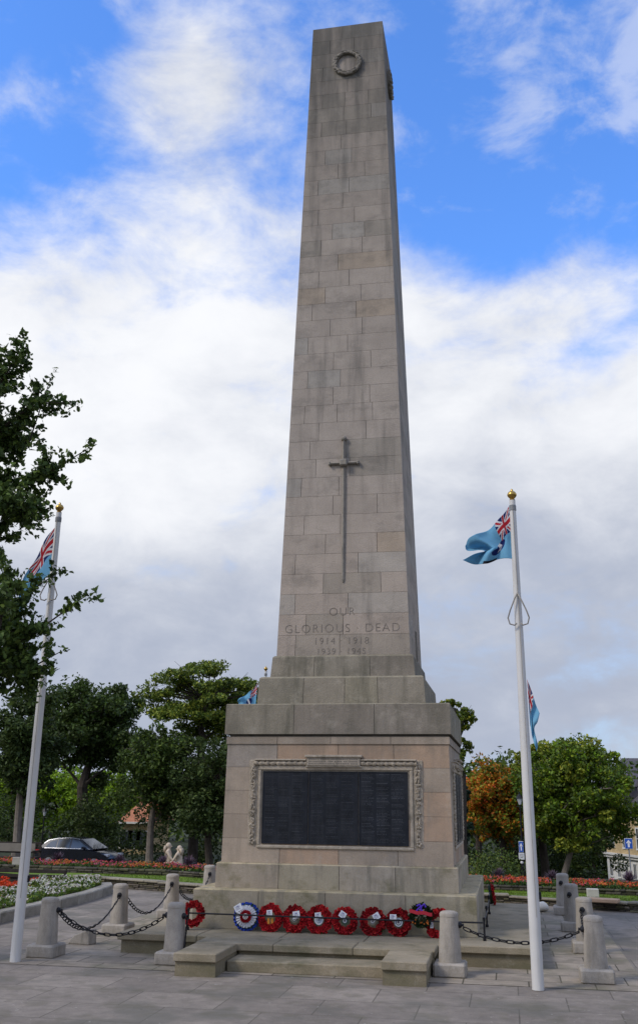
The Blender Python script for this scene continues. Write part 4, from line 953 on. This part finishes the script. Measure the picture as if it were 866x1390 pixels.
# ---- near oak overhanging from the left
def oak():
    rng = random.Random(77); base = Vector((-9.2, -6.5, -.31)); Y = -6.6
    e = empty('oak_tree', base, 'dark oak reaching in from the left edge with lobed leaves on spreading branches', 'tree')
    tb = MB(); tb.tube([(0, 0, -.2), (.05, 0, 1.2), (.25, 0, 2.6), (.3, 0, 4.2), (.2, .1, 6.2)], [.34, .26, .22, .17, .08], 12)
    def W(u, v, dy=0.): return at_y(u, v, Y+dy)-base
    limbs = [([( -120, 820), (-40, 720), (20, 660), (70, 640), (118, 610)], 0, 1.), ([( -120, 790), (-50, 660), (5, 580), (50, 545), (98, 548)], .3, 1.), ([( -110, 740), (-50, 600), (-5, 530), (20, 490), (32, 462)], -.3, 1.), ([(-100, 800), (-30, 650), (0, 610), (40, 600), (70, 512)], .6, .9), ([(-60, 690), (-20, 660), (10, 690), (40, 690), (52, 706)], -.5, 1.),
             ([(-130, 980), (-40, 930), (10, 880), (60, 850), (118, 808)], 0, 1.), ([(-130, 1000), (-60, 900), (-10, 860), (30, 810), (78, 778)], .4, .9), ([(-130, 960), (-50, 900), (0, 850), (10, 800), (40, 790)], -.5, .8), ([(-130, 1010), (-50, 940), (0, 915), (45, 905), (82, 885)], .2, 1.), ([(-100, 900), (-50, 870), (0, 890), (30, 920), (28, 935)], .6, 1.), ([(-80, 900), (-30, 800), (-10, 740), (5, 720), (12, 728)], .1, .8)]
    mb = MB(); cols = [(.055, .095, .022), (.08, .13, .028), (.04, .07, .018), (.12, .18, .035)]
    def twig(p, d, l, depth):
        q = p+d*l*.5+Vector((rng.uniform(-.06, .06),)*3)*l; t = p+d*l
        tb.tube([p, q, t], [.005*depth+.002, .004*depth, .0025], 4)
        for k in range(int(l/.017)):
            f = rng.uniform(.12, 1.06); c = p.lerp(t, f); leafquads(mb, c+Vector((rng.gauss(0, .03), rng.gauss(0, .03), rng.gauss(0, .03))), 1, .02, .098, rng, cols, shape=8, up=.2)
        if depth > 0:
            for k in range(3):
                d2 = (d+Vector((rng.uniform(-1, 1), rng.uniform(-1, 1), rng.uniform(-.6, .9)))*.9).normalized(); twig(p.lerp(t, rng.uniform(.3, .95)), d2, l*rng.uniform(.4, .65), depth-1)
    for L_, dy, dens in limbs:
        pts = [W(u, v, dy*(.4+.15*i)) for i, (u, v) in enumerate(L_)]; pts[0].z = max(pts[0].z, 1.9)
        tb.tube([Vector((.25, 0, max(1.8, pts[0].z-.9))), *pts], [.10, .075, .045, .028, .014, .006], 7)
        for i in range(1, len(pts)-1):
            a, b = pts[i], pts[i+1]; segn = int((15 if i < 3 else 9)*dens*((b-a).length/.6)**.5)
            for k in range(segn):
                f = rng.random(); p = a.lerp(b, f); d0 = (b-a).normalized(); side = Vector((rng.uniform(-1, 1), rng.uniform(-1.6, 1.6), rng.uniform(-.9, 1.)))
                wgt = [0, 1.0, .85, .42][i]; d = (d0*.8+side).normalized(); twig(p, d, (.40*wgt if i < 3 else .22)*rng.uniform(.6, 1.2), 1 if i < 3 else 0)
        twig(pts[-1], (pts[-1]-pts[-2]).normalized(), .14, 0)
    tb.build('trunk', M['bark'], e); mb.build('crown', M['leaf'], e)
oak()

# ------------------------------------------------------------------ bedding flowers
def on_line(P, x):
    for (a, b), (c, d) in zip(P, P[1:]):
        if a <= x <= c: return b+(d-b)*(x-a)/(c-a)
    return P[-1][1]
def flowers(name, label, region, n_leaf, n_fl, fcols, seed, lsize=.07, fsize=.05, lcols=None, h=.25, zbase=-.1, lay=.55):
    rng = random.Random(seed); lf = MB(); pf = MB(); lcols = lcols or [(.05, .10, .02), (.09, .15, .02), (.035, .07, .02)]
    for _ in range(n_leaf):
        x, y = region(rng); hh = h*(.75+.35*mnoise.noise(Vector((x*1.7, y*1.7, seed)))); leafquads(lf, (x, y, zbase+hh*rng.random()**.6), 2, .04, lsize, rng, lcols)
    for _ in range(n_fl):
        x, y = region(rng)
        while mnoise.noise(Vector((x*1.3, y*1.3, seed+5.))) < rng.uniform(-.5, .1): x, y = region(rng)
        hh = h*(.85+.35*mnoise.noise(Vector((x*1.7, y*1.7, seed)))); z = zbase+hh*rng.uniform(lay+.3, 1.15); c = fcols(x, y, rng)
        leafquads(pf, (x, y, z), 5, fsize*.6, fsize, rng, [c], up=.6)
    tag(lf.build(name+'_foliage', M['leaf']), label+' leaves', 'bedding plants', kind='stuff'); tag(pf.build(name+'_blooms', M['petal']), label+' blooms', 'flowers', kind='stuff')
def reg_red(r):
    while True:
        x, y = r.uniform(-13, -8.0), r.uniform(-4, 7.3)
        if x < -8.2-.25*max(0, y-3): return x, y
def kx(y):
    for (a, b), (c, d) in zip(KB, KB[1:]):
        if b <= y <= d: return a+(c-a)*(y-b)/(d-b)
    return KB[-1][0]
def reg_white(r):
    y = r.uniform(-4.3, 7.0); return r.uniform(kx(y)-2.1, kx(y)-.32), y
flowers('red_bedding', 'scarlet bedding flowers in the left flower bed', reg_red, 6500, 5200, lambda x, y, r: (r.uniform(.5, .75), r.uniform(.03, .08), .01), 1, fsize=.06, h=.22, zbase=-.30)
flowers('white_bedding', 'white and cream bedding flowers along the kerb of the left bed', reg_white, 15000, 1500, lambda x, y, r: [(.75, .75, .70), (.70, .62, .62), (.6, .55, .5), (.62, .64, .45)][r.randrange(4)], 2, fsize=.042, h=.24, zbase=-.2, lcols=[(.07, .14, .015), (.12, .19, .02), (.05, .09, .02), (.15, .18, .03)])
def reg_up(x0, x1):
    def f(r):
        x = r.uniform(x0, x1); return x, on_line(UW, x)+r.uniform(.12, 1.7)+0*x
    return f
def pinkish(x, y, r):
    k = mnoise.noise(Vector((x*.8, y, 3.)))+r.uniform(-.4, .4)
    return (r.uniform(.5, .7), .10, .20) if k > .1 else ((.62, .10, .04) if k > -.25 else (.6, .25, .05))
flowers('pink_bedding', 'pink and red bedding flowers on the left upper bed', reg_up(-15.5, -4.6), 11000, 1500, pinkish, 3, fsize=.045, h=.20, zbase=-.06)
flowers('orange_bedding', 'red and orange bedding flowers on the right upper bed', reg_up(1.8, 11), 10000, 1700, lambda x, y, r: pinkish(x, y, r) if r.random() < .5 else (.60, .09, .03), 4, fsize=.045, h=.21, zbase=-.08)
def spiky(u, v, y, h, label, seed):
    p = at_y(u, v, y); rng = random.Random(seed); e = empty('purple_leaved_plant', (p.x, y, -.02), label, 'plant', 'purple leaved plants in the flower beds'); mb = MB()
    for k in range(150):
        a = rng.random()*6.28; el = rng.uniform(.0, 1.4); d = Vector((math.cos(a)*math.cos(el), math.sin(a)*math.cos(el), math.sin(el))); s_ = d.cross(Vector((0, 0, 1))).normalized()*.013; c0 = Vector((d.x*.05, d.y*.05, h*.35)); l = h*rng.uniform(.35, .68); g = rng.uniform(.5, 1.4)
        m_ = c0+d*l*.6; t = c0+d*l+Vector((0, 0, -.1*l)); cc = (.10*g, .06*g, .085*g) if rng.random() < .7 else (.22*g, .16*g, .2*g)
        mb.quad(c0-s_, m_-s_, t, m_+s_, c0+s_, c=cc)
    mb.build('leaves', M['leaf'], e); tb = MB(); tb.tube([(0, 0, -.05), (0, 0, h*.4)], [.025, .02], 6); tb.build('stem', M['bark'], e)
spiky(285-28, 1160, 10.2, .55, 'spiky purple plant in the flower bed just right of the statue', 1)
spiky(222, 1160, 11.6, .45, 'spiky purple plant in front of the two stone figures', 5)
spiky(853, 1185, 8.6, .50, 'spiky purple plant in front of the white building', 2)
spiky(676, 1190, 9.6, .42, 'spiky purple plant in the bed right beside the memorial', 3)
spiky(163, 1160, 11.8, .42, 'purple plant in the bed beside the bonnet of the parked car', 4)
spiky(80, 1155, 12, .45, 'purple plant in the bed beside the rear of the parked car', 6)
spiky(748, 1180, 9.4, .40, 'purple plant in the bed behind the farthest right bollard', 7)

# ------------------------------------------------------------------ benches
def bench(x, y, z, ang, W, label, plaque=False):
    e = empty('park_bench', (x, y, z), label, 'bench', 'dark wooden benches behind the left flower bed'); e.rotation_euler = (0, 0, ang)
    mb = MB()
    for i in range(5): mb.box(-W/2, W/2, -.22+.09*i, -.14+.09*i, .42, .45, bev=.006)
    mb.build('seat', M['wood'], e)
    mb = MB()
    for z0, z1 in ((.55, .64), (.68, .77), (.81, .90)): mb.box(-W/2, W/2, .25, .28, z0, z1, bev=.006)
    mb.build('backrest', M['wood'], e)
    for sx in (-1, 1):
        for yy, hh in ((-.2, .62), (.27, .9)):
            mb = MB(); mb.box(sx*(W/2-.05)-.035, sx*(W/2-.05)+.035, yy-.03, yy+.0, 0, hh, bev=.006); mb.build('leg', M['wood'], e)
        mb = MB(); mb.box(sx*(W/2-.05)-.04, sx*(W/2-.05)+.04, -.26, .25, .62, .66, bev=.008); mb.build('armrest', M['wood'], e)
    if plaque: mb = MB(); mb.box(-W*.4, W*.4, .20, .248, .6, .86, (.6, .58, .55)); mb.build('pale_board', M['concrete'], e)
p = at_y(22, 1175, 8.6); bench(at_y(86, 1180, 7.6).x-1.6, 7.6, -.80, 0.02, 3.2, 'nearer long dark bench behind the red flowers')
p = at_y(12, 1150, 13.2); bench(p.x, 13.2, -.34, 0., 2.2, 'farther dark bench with a pale board, left of the pale tree trunk', True)
p = at_y(24, 1169, 9.8)
mb = MB(); mb.box(-.13, .13, -.03, .03, -.10, .12, (1, 1, 1), bev=.01); o = mb.build('small_plaque', M['concrete'], loc=(p.x, 9.75, p.z)); tag(o, 'small pale rectangular plaque just left of the left flagpole', 'plaque')

# ------------------------------------------------------------------ stones, slab and plaque near the walls
def rock(name, loc, s, label, seed, mt='kerb', cat='stone'):
    rng = random.Random(seed); mb = MB(); mb.ball((0, 0, 0), 1., 14); vs = []
    for v in mb.v:
        q = Vector(v); k = 1+.22*mnoise.noise(q*1.3+Vector((seed, 0, 0))); vs.append((q.x*s[0]*k, q.y*s[1]*k, q.z*s[2]*k))
    mb.v = vs; return tag(mb.build(name, M[mt], smooth=True, loc=loc), label, cat)
p = at_z(735, 1238, -.30); rock('boulder', (p.x, p.y+.1, -.2), (.17, .15, .11), 'small whitish rounded stone beside the tall right flagpole', 3, 'render')
p = at_z(113, 1282, -.3)
mb = MB(); prof = [(-.27, 0), (-.24, .06), (-.14, .15), (.02, .20), (.16, .25), (.17, 0)]
vs = [(x_, yy, z_) for yy in (-.10, .12) for x_, z_ in prof]; mb.add(vs, [tuple(range(6)), tuple(range(11, 5, -1))]+[(i, i+6, (i+1) % 6+6, (i+1) % 6) for i in range(6)])
o = mb.build('stone_stub', M['bollard'], loc=(p.x, p.y+.05, -.302)); o.rotation_euler = (0, 0, -.25); bv = o.modifiers.new('b', 'BEVEL'); bv.width = .02; bv.segments = 2
tag(o, 'low wedge of pale stone on the paving between the leftmost bollard and the platform', 'stone')
p = at_z(817, 1221, -.05); mb = MB(); mb.box(-.38, .38, -.16, .18, -.05, .035, (1.3, .95, .72), bev=.015); o = mb.build('stone_slab', M['concrete'], loc=(p.x, p.y+.12, p.z-.02)); o.rotation_euler = (0, 0, -.3); tag(o, 'pinkish stone slab on the low wall behind the right bollards', 'slab')
p = at_y(804, 1213, 6.9); mb = MB(); mb.box(-.14, .14, -.12, .12, 0, .19, (1.5, 1.5, 1.5), bev=.01); o = mb.build('memorial_plaque', M['concrete'], loc=(p.x, 6.9, -.125)); tag(o, 'small white stone plaque standing on the lawn behind the pinkish slab', 'plaque')

# ------------------------------------------------------------------ road, car
mb = MB()
rx_ = list(range(-70, 61, 2))
for a, b in zip(rx_, rx_[1:]): mb.quad(*[(x_, y_, gh(x_, y_)+.012) for x_, y_ in ((a, 35.5), (b, 35.5), (b, 42.2), (a, 42.2))])
tag(mb.build('road', M['asphalt']), kind='structure')
def car():
    y = 39.; p = at_y(111, 1136, y); g = gh(p.x, y)+.012
    e = empty('parked_car', (p.x, y, g), 'dark hatchback with silver roof line parked beyond the pink flower bed', 'car'); e.rotation_euler = (0, 0, -.10)
    k = (p.z-g)/1.58
    body = [(-2.16, .42), (-2.2, .62), (-2.14, .95), (-2.05, 1.02), (-1.3, 1.04), (0, 1.0), (.95, .98), (1.55, .88), (2.0, .74), (2.17, .58), (2.18, .36), (2.0, .26), (-2.0, .26)]
    def ext(pts, hw, name, mt, inset=.06, par=e):
        mb = MB(); n = len(pts); vs = []
        for yy, f in ((-hw, 1-inset), (-hw*.93, 1), (hw*.93, 1), (hw, 1-inset)):
            for x_, z_ in pts: vs.append((x_*(1 if f == 1 else .985), yy, .62+(z_-.62)*(1 if f == 1 else f)))
        fs = [(r_*n+i, r_*n+(i+1) % n, (r_+1)*n+(i+1) % n, (r_+1)*n+i) for r_ in range(3) for i in range(n)]+[tuple(range(n))[::-1], tuple(3*n+i for i in range(n))]
        mb.add(vs, fs); o = mb.build(name, mt, par); autosmooth(o, 30); return o
    ext(body, .90, 'body', M['carpaint'])
    cab = [(-2.02, 1.0), (-1.62, 1.36), (-1.0, 1.52), (-.2, 1.565), (.35, 1.50), (1.22, .985)]
    mb = MB(); n = len(cab); vs = []
    for sgn in (-1, 1):
        for x_, z_ in cab: vs.append((x_, sgn*(.86-.22*(z_-1)/.56), z_))
    mb.add(vs, [tuple(range(n)), tuple(range(2*n-1, n-1, -1))]+[(i, i+n, (i+1) % n+n, (i+1) % n) for i in range(n)]); ca_ = mb.build('cabin', M['carpaint'], e)
    def side_quad(name, P, mt, off):
        for sgn in (-1, 1):
            mb = MB(); f = lambda x_, z_, o_: (x_, sgn*(.86-.22*(z_-1)/.56+o_), z_); n_ = len(P)
            mb.add([f(x_, z_, off) for x_, z_ in P]+[f(x_, z_, off-.02) for x_, z_ in P], [tuple(range(n_)), tuple(range(2*n_-1, n_-1, -1))]+[(i, i+n_, (i+1) % n_+n_, (i+1) % n_) for i in range(n_)]); mb.build(name, mt, e)
    side_quad('window', [(-1.62, 1.06), (-1.38, 1.34), (-1.0, 1.44), (-1.0, 1.06)], M['glass'], .008); side_quad('window', [(-.93, 1.06), (-.93, 1.455), (-.2, 1.485), (-.2, 1.06)], M['glass'], .008); side_quad('window', [(-.12, 1.06), (-.12, 1.485), (.28, 1.43), (.95, 1.06)], M['glass'], .008)
    side_quad('roof_rail', [(-1.75, 1.26), (-1.55, 1.42), (-1.0, 1.525), (-.2, 1.56), (.35, 1.50), (.3, 1.485), (-.2, 1.54), (-1.0, 1.502), (-1.5, 1.40), (-1.72, 1.24)], M['chrome'], .012)
    side_quad('waist_trim', [(-1.65, 1.02), (-1.65, 1.045), (1.0, 1.045), (1.05, 1.02)], M['chrome'], .014)
    for a, b, nm in (((1.20, 1.02), (.40, 1.47), 'windscreen'), ((-1.98, 1.06), (-1.66, 1.34), 'rear_window')):
        mb = MB(); o_ = .02 if a[0] > 0 else -.02; wa, wb = .80, .64
        vs = [(a[0]+o_, -wa, a[1]+.015), (a[0]+o_, wa, a[1]+.015), (b[0]+o_, wb, b[1]+.015), (b[0]+o_, -wb, b[1]+.015)]; vs += [(q[0]-o_*1.5, q[1], q[2]-.03) for q in vs]
        mb.add(vs, [(0, 1, 2, 3), (7, 6, 5, 4), (0, 4, 5, 1), (1, 5, 6, 2), (2, 6, 7, 3), (3, 7, 4, 0)]); mb.build(nm, M['glass'], e)
    for sy in (-1, 1):
        mb = MB(); mb.box(-2.17, -1.88, sy*.82-.09, sy*.82+.09, .82, .98, bev=.03); mb.build('tail_light', M['redlens'], e)
        mb = MB(); mb.box(1.86, 2.12, sy*.76-.12, sy*.76+.12, .66, .80, bev=.03); mb.build('headlight', M['headlens'], e)
        mb = MB(); mb.box(.62, .80, sy*.97-.09, sy*.97+.09, 1.02, 1.14, bev=.03); mb.build('wing_mirror', M['carpaint'], e)
        for xx in (-1.32, 1.34):
            mb = MB(); mb.tube([(xx, sy*.70, .34), (xx, sy*.915, .34)], .35, 28); w = mb.build('wheel', M['rubber'], e)
            mb = MB(); mb.tube([(xx, sy*.88, .34), (xx, sy*.925, .34)], .235, 20)
            for q in range(5): a_ = q*1.2566; mb.tube([(xx, sy*.93, .34), (xx+.22*math.cos(a_), sy*.93, .34+.22*math.sin(a_))], .025, 5)
            mb.build('rim', M['chrome'], w)
    e.scale = (k*1.0, k, k)
car()
# ------------------------------------------------------------------ statue of two robed figures
def statue():
    y = 29.; p = at_y(234, 1160, y); g = gh(p.x, y); h = zt(230, 1144, y)-g
    e = empty('statue', (p.x, y, g), 'pale stone statue of two robed figures holding hands before dark trees', 'statue')
    def fig(x0, face, H, name):
        def body(chain, name2, sub=2):
            me = bpy.data.meshes.new(name2); vs = [c[0] for c in chain[0]]; me.from_pydata(vs, chain[1], []); o = bpy.data.objects.new(name2, me); col.objects.link(o); o.parent = e
            md = o.modifiers.new('s', 'SKIN'); md.use_smooth_shade = True
            for i, c in enumerate(chain[0]): me.skin_vertices[0].data[i].radius = c[1]
            me.skin_vertices[0].data[0].use_root = True
            sb = o.modifiers.new('ss', 'SUBSURF'); sb.levels = sub; sb.render_levels = sub
            me.materials.append(M['statue']); return o
        s = H; f = face
        V = [((x0, 0, .52*s), (.125*s, .10*s)), ((x0-.01*f, 0, .30*s), (.13*s, .12*s)), ((x0-.02*f, 0, .02*s), (.17*s, .15*s)), ((x0, 0, .66*s), (.095*s, .075*s)), ((x0, 0, .80*s), (.115*s, .075*s)), ((x0+.01*f, 0, .855*s), (.04*s, .04*s)), ((x0+.025*f, 0, .905*s), (.060*s, .062*s)), ((x0+.035*f, 0, .955*s), (.058*s, .06*s)),
             ((x0+.03*f, -.11*s, .80*s), (.042*s, .042*s)), ((x0+.10*f*s, -.12*s, .66*s), (.033*s, .033*s)), ((x0+.22*f*s, -.10*s, .545*s), (.024*s, .024*s)), ((x0+.27*f*s, -.09*s, .51*s), (.02*s, .026*s)),
             ((x0-.02*f, .11*s, .80*s), (.042*s, .042*s)), ((x0+.02*f, .15*s, .65*s), (.033*s, .033*s)), ((x0+.12*f*s, .13*s, .56*s), (.024*s, .024*s))]
        E_ = [(0, 1), (1, 2), (0, 3), (3, 4), (4, 5), (5, 6), (6, 7), (4, 8), (8, 9), (9, 10), (10, 11), (4, 12), (12, 13), (13, 14)]
        b = body((V, E_), name)
        mb = MB(); mb.ball((x0-.005*f, 0, .935*s), .068*s, 14, sz=1.05)
        for q in range(6): mb.tube([(x0-.05*f*s, .05*s*math.cos(q), .93*s), (x0-.075*f*s, .05*s*math.cos(q), .86*s), (x0-.085*f*s, .05*s*math.cos(q), .78*s)], [.04*s, .035*s, .012*s], 6)
        mb.tube([(x0+.055*f*s+.03*f, 0, .925*s), (x0+.075*f*s+.03*f, 0, .912*s)], [.012*s, .014*s], 6)
        o = mb.build('hair', M['statue'], b, smooth=True)
        mb = MB()
        for q in range(9):
            a_ = q*.7; mb.tube([(x0+.10*s*math.cos(a_), .09*s*math.sin(a_), .56*s), (x0+.14*s*math.cos(a_), .125*s*math.sin(a_), .28*s), (x0+.175*s*math.cos(a_), .155*s*math.sin(a_), .0)], [.012*s, .022*s, .03*s], 6)
        mb.build('robe_folds', M['statue'], b, smooth=True)
    fig(-.20, 1, h, 'figure'); fig(.36, -1, h*.94, 'figure')
    mb = MB(); mb.box(-.62, .78, -.35, .35, -.3, .04, bev=.03); mb.build('base', M['statue'], e)
statue()
# ------------------------------------------------------------------ lamps and signs
def lamp(u, vtop, y, label, head=True):
    p = at_y(u, vtop, y); g = gh(p.x, y); H = p.z-g; e = empty('street_lamp', (p.x, y, g), label, 'street lamp', 'old style lamp posts beyond the flower beds')
    mb = MB(); mb.lathe([(.10, 0), (.10, .5), (.06, .6), (.045, H*.5), (.035, H-.62)], (0, 0, 0), 14); mb.build('post', M['iron'], e)
    mb = MB(); mb.lathe([(.06, 0), (.14, .28), (.14, .29)], (0, 0, H-.62), 6); mb.build('lantern', M['paleglass'], e)
    mb = MB(); mb.lathe([(.19, 0), (.10, .14), (.04, .2), (.02, .32)], (0, 0, H-.33), 6); mb.build('lantern_cap', M['iron'], e)
    mb = MB(); mb.tube([(-.2, 0, H-.72), (.2, 0, H-.72)], .015, 6); mb.build('ladder_bar', M['iron'], e)
lamp(62, 1094, 43, 'black lamp post behind the left flagpole against lime green leaves'); lamp(127, 1093, 46, 'thin black lamp post against the trunk of the forked dark tree'); lamp(704.5, 1074, 31, 'black lamp post in front of the orange autumn tree')
def arrow(mb, w, z0, z1, y, c):
    mb.quad((-w*.13, y, z0), (w*.13, y, z0), (w*.13, y, z0+(z1-z0)*.6), (-w*.13, y, z0+(z1-z0)*.6), c=c)
    mb.quad((-w*.36, y, z0+(z1-z0)*.55), (w*.36, y, z0+(z1-z0)*.55), (0, y, z1), c=c)
def sign(u, vtop, y, w, h, label, extra=False, mt='iron'):
    p = at_y(u, vtop, y); g = gh(p.x, y); e = empty('road_sign', (p.x, y, g), label, 'road sign'); H = p.z-g
    mb = MB(); mb.tube([(0, .05, 0), (0, .05, H-.05)], .04 if extra else .03, 10); mb.build('post', M[mt], e)
    mb = MB(); mb.box(-w/2, w/2, -.012, .012, H-h, H, (.62, .64, .68), bev=.006); mb.box(-w*.45, w*.45, -.018, -.011, H-h*.96, H-h*.04, (.02, .09, .42)); o = mb.build('blue_plate', M['sign'], e)
    mb = MB(); arrow(mb, w*.95, H-h*.84, H-h*.14, -.021, (.75, .75, .78)); mb.build('white_arrow', M['sign'], o)
    if extra:
        mb = MB(); mb.box(-w*.62, w*.62, -.012, .012, H-h-.30, H-h-.02, (.62, .62, .62), bev=.006); 
        mb.box(-w*.4, w*.4, -.016, -.011, H-h-.11, H-h-.09, (.15, .15, .18)); mb.box(-w*.3, w*.3, -.016, -.011, H-h-.20, H-h-.18, (.15, .15, .18)); mb.build('white_plate', M['sign'], e)
        mb = MB(); mb.ball((0, .05, H-h-.42), .07, 10); mb.build('collar', M['white_paint'], e)
sign(706.5, 1142, 27, .20, .46, 'narrow blue sign over a small white plate in front of the autumn tree', True)
sign(852, 1138, 30, .36, .46, 'square blue sign with a white up arrow before the white building', mt='greymetal')

# ------------------------------------------------------------------ buildings
def terrace():
    A = Vector((9.55, 55.5, 0)); dr = Vector((.36, -.93, 0)).normalized(); L_ = 26; g = -4.2; ang = math.atan2(dr.y, dr.x)
    e = empty('terraced_building', (A.x, A.y, 0), 'brick building with white shop floor, slate roof and dormers behind the big tree', 'building'); e.rotation_euler = (0, 0, ang)
    zc = -1.30; zr = 1.0; D = 9
    mb = MB(); mb.box(0, L_, 0, D, g, zc-.25, bev=.0); w1 = mb.build('ground_floor_wall', M['render'], e)
    mb = MB(); mb.box(-.12, L_, -.16, D, zc-.25, zc-.08, (.9, .9, .9)); mb.box(-.20, L_, -.26, D, zc-.08, zc+.04, (.9, .9, .9)); mb.build('fascia', M['render'], e)
    mb = MB(); mb.box(.03, L_, .03, D, zc+.04, zr); mb.build('brick_wall', M['brick'], e)
    mb = MB(); mb.box(-.1, L_, -.12, D, zr, zr+.12); mb.build('eaves', M['render'], e)
    mb = MB(); z2 = zr+2.3; mb.add([(-.05, -.1, zr+.12), (L_, -.1, zr+.12), (L_, D, zr+.12), (-.05, D, zr+.12), (-.05+.3, 2.6, z2), (L_, 2.6, z2), (L_, D-2.6, z2), (.25, D-2.6, z2)], [(0, 1, 5, 4), (2, 3, 7, 6), (3, 0, 4, 7), (1, 2, 6, 5), (4, 5, 6, 7)]); rf = mb.build('roof', M['slate'], e)
    for i, x_ in enumerate((1.6, 10)):
        mb = MB(); mb.box(x_, x_+1.1, 3.6, 4.8, z2-.3, z2+1.3, (1.1, .8, .8), bev=.02); ch = mb.build('chimney', M['tile'], rf)
        for q in range(3): mb = MB(); mb.lathe([(.11, 0), (.1, .35)], (x_+.25+.3*q, 4.2, z2+1.3), 10); mb.build('chimney_pot', M['tile'], ch)
    for i in range(7):
        x_ = .9+i*3.4
        mb = MB(); mb.box(x_-.12, x_+1.22, .55, 2.6, zr+.75, zr+2.1); mb.add([(x_-.25, .4, zr+2.1), (x_+1.35, .4, zr+2.1), (x_+.55, .4, zr+2.6), (x_-.25, 2.6, zr+2.1), (x_+1.35, 2.6, zr+2.1), (x_+.55, 2.6, zr+2.6)], [(0, 1, 2), (0, 2, 5, 3), (2, 1, 4, 5)]); dm = mb.build('dormer', M['slate'], rf)
    def window(x_, z0, w, h, yf, cols=2, rows=2, par=e, arch=False):
        mb = MB(); mb.box(x_-w/2-.07, x_+w/2+.07, yf-.07, yf+.02, z0-.09, z0-.0); mb.box(x_-w/2-.06, x_+w/2+.06, yf-.05, yf+.02, z0+h, z0+h+.07)
        mb.box(x_-w/2-.05, x_-w/2+.03, yf-.045, yf+.02, z0, z0+h); mb.box(x_+w/2-.03, x_+w/2+.05, yf-.045, yf+.02, z0, z0+h)
        for q in range(1, cols): mb.box(x_-w/2+w*q/cols-.015, x_-w/2+w*q/cols+.015, yf-.035, yf+.01, z0, z0+h)
        for q in range(1, rows): mb.box(x_-w/2, x_+w/2, yf-.033, yf+.01, z0+h*q/rows-.02, z0+h*q/rows+.02)
        o = mb.build('window', M['render'], par); mb = MB(); mb.box(x_-w/2+.03, x_+w/2-.03, yf-.012, yf+.01, z0, z0+h); mb.build('pane', M['glass'], o)
    for i in range(7): window(.9+i*3.4+.55, zr+.9, .95, 1.05, .55)
    for i in range(13): window(.95+i*1.9, zc+.45, .62, 1.25, .03)
    for i in range(22): window(.62+i*1.12, zc-1.45, .42, .92, .0, 2, 1); window(.62+i*1.12, zc-2.65, .42, .92, 0., 2, 1)
terrace()
def house(x, y, W, Dp, H, rz, label, wall, roofm, ang=0., g=None):
    g = gh(x, y) if g is None else g; e = empty('house', (x, y, g), label, 'house', 'houses glimpsed beyond the trees'); e.rotation_euler = (0, 0, ang)
    mb = MB(); mb.box(-W/2, W/2, -Dp/2, Dp/2, -1, H); mb.build('wall', wall, e)
    mb = MB(); o_ = .4; mb.add([(-W/2-o_, -Dp/2-o_, H), (W/2+o_, -Dp/2-o_, H), (W/2+o_, Dp/2+o_, H), (-W/2-o_, Dp/2+o_, H), (-W/2*.55, 0, H+rz), (W/2*.55, 0, H+rz)], [(0, 1, 5, 4), (1, 2, 5), (2, 3, 4, 5), (3, 0, 4), (3, 2, 1, 0)]); rf = mb.build('roof', roofm, e)
    mb = MB(); mb.box(W*.2, W*.2+.7, -.4, .4, H+rz*.5, H+rz+1.1, (1, .8, .8), bev=.02); mb.build('chimney', M['tile'], rf)
    mb = MB(); mb.box(-W/2-o_-.02, W/2+o_+.02, -Dp/2-o_-.1, -Dp/2-o_, H-.12, H+.02); mb.build('gutter', M['render'], rf)
    for k in range(3):
        mb = MB(); xx = -W/2+W*(k+.5)/3; mb.box(xx-.55, xx+.55, -Dp/2-.05, -Dp/2+.02, H-1.9, H-.6); w = mb.build('window', M['render'], e); mb = MB(); mb.box(xx-.47, xx+.47, -Dp/2-.07, -Dp/2-.03, H-1.82, H-.68); mb.build('pane', M['glass'], w)
p = at_y(181, 1116, 54); house(p.x, 57, 1.9, 5, p.z-gh(p.x, 57), 1.5, 'small house with an orange tiled roof glimpsed under the trees', M['brick'], M['tile'])
p = at_y(868, 1062, 95); house(p.x+1, 97, 9, 8, p.z-gh(p.x, 97), 2.6, 'distant house with grey slate roof above the terrace at the right edge', M['brick'], M['slate'])
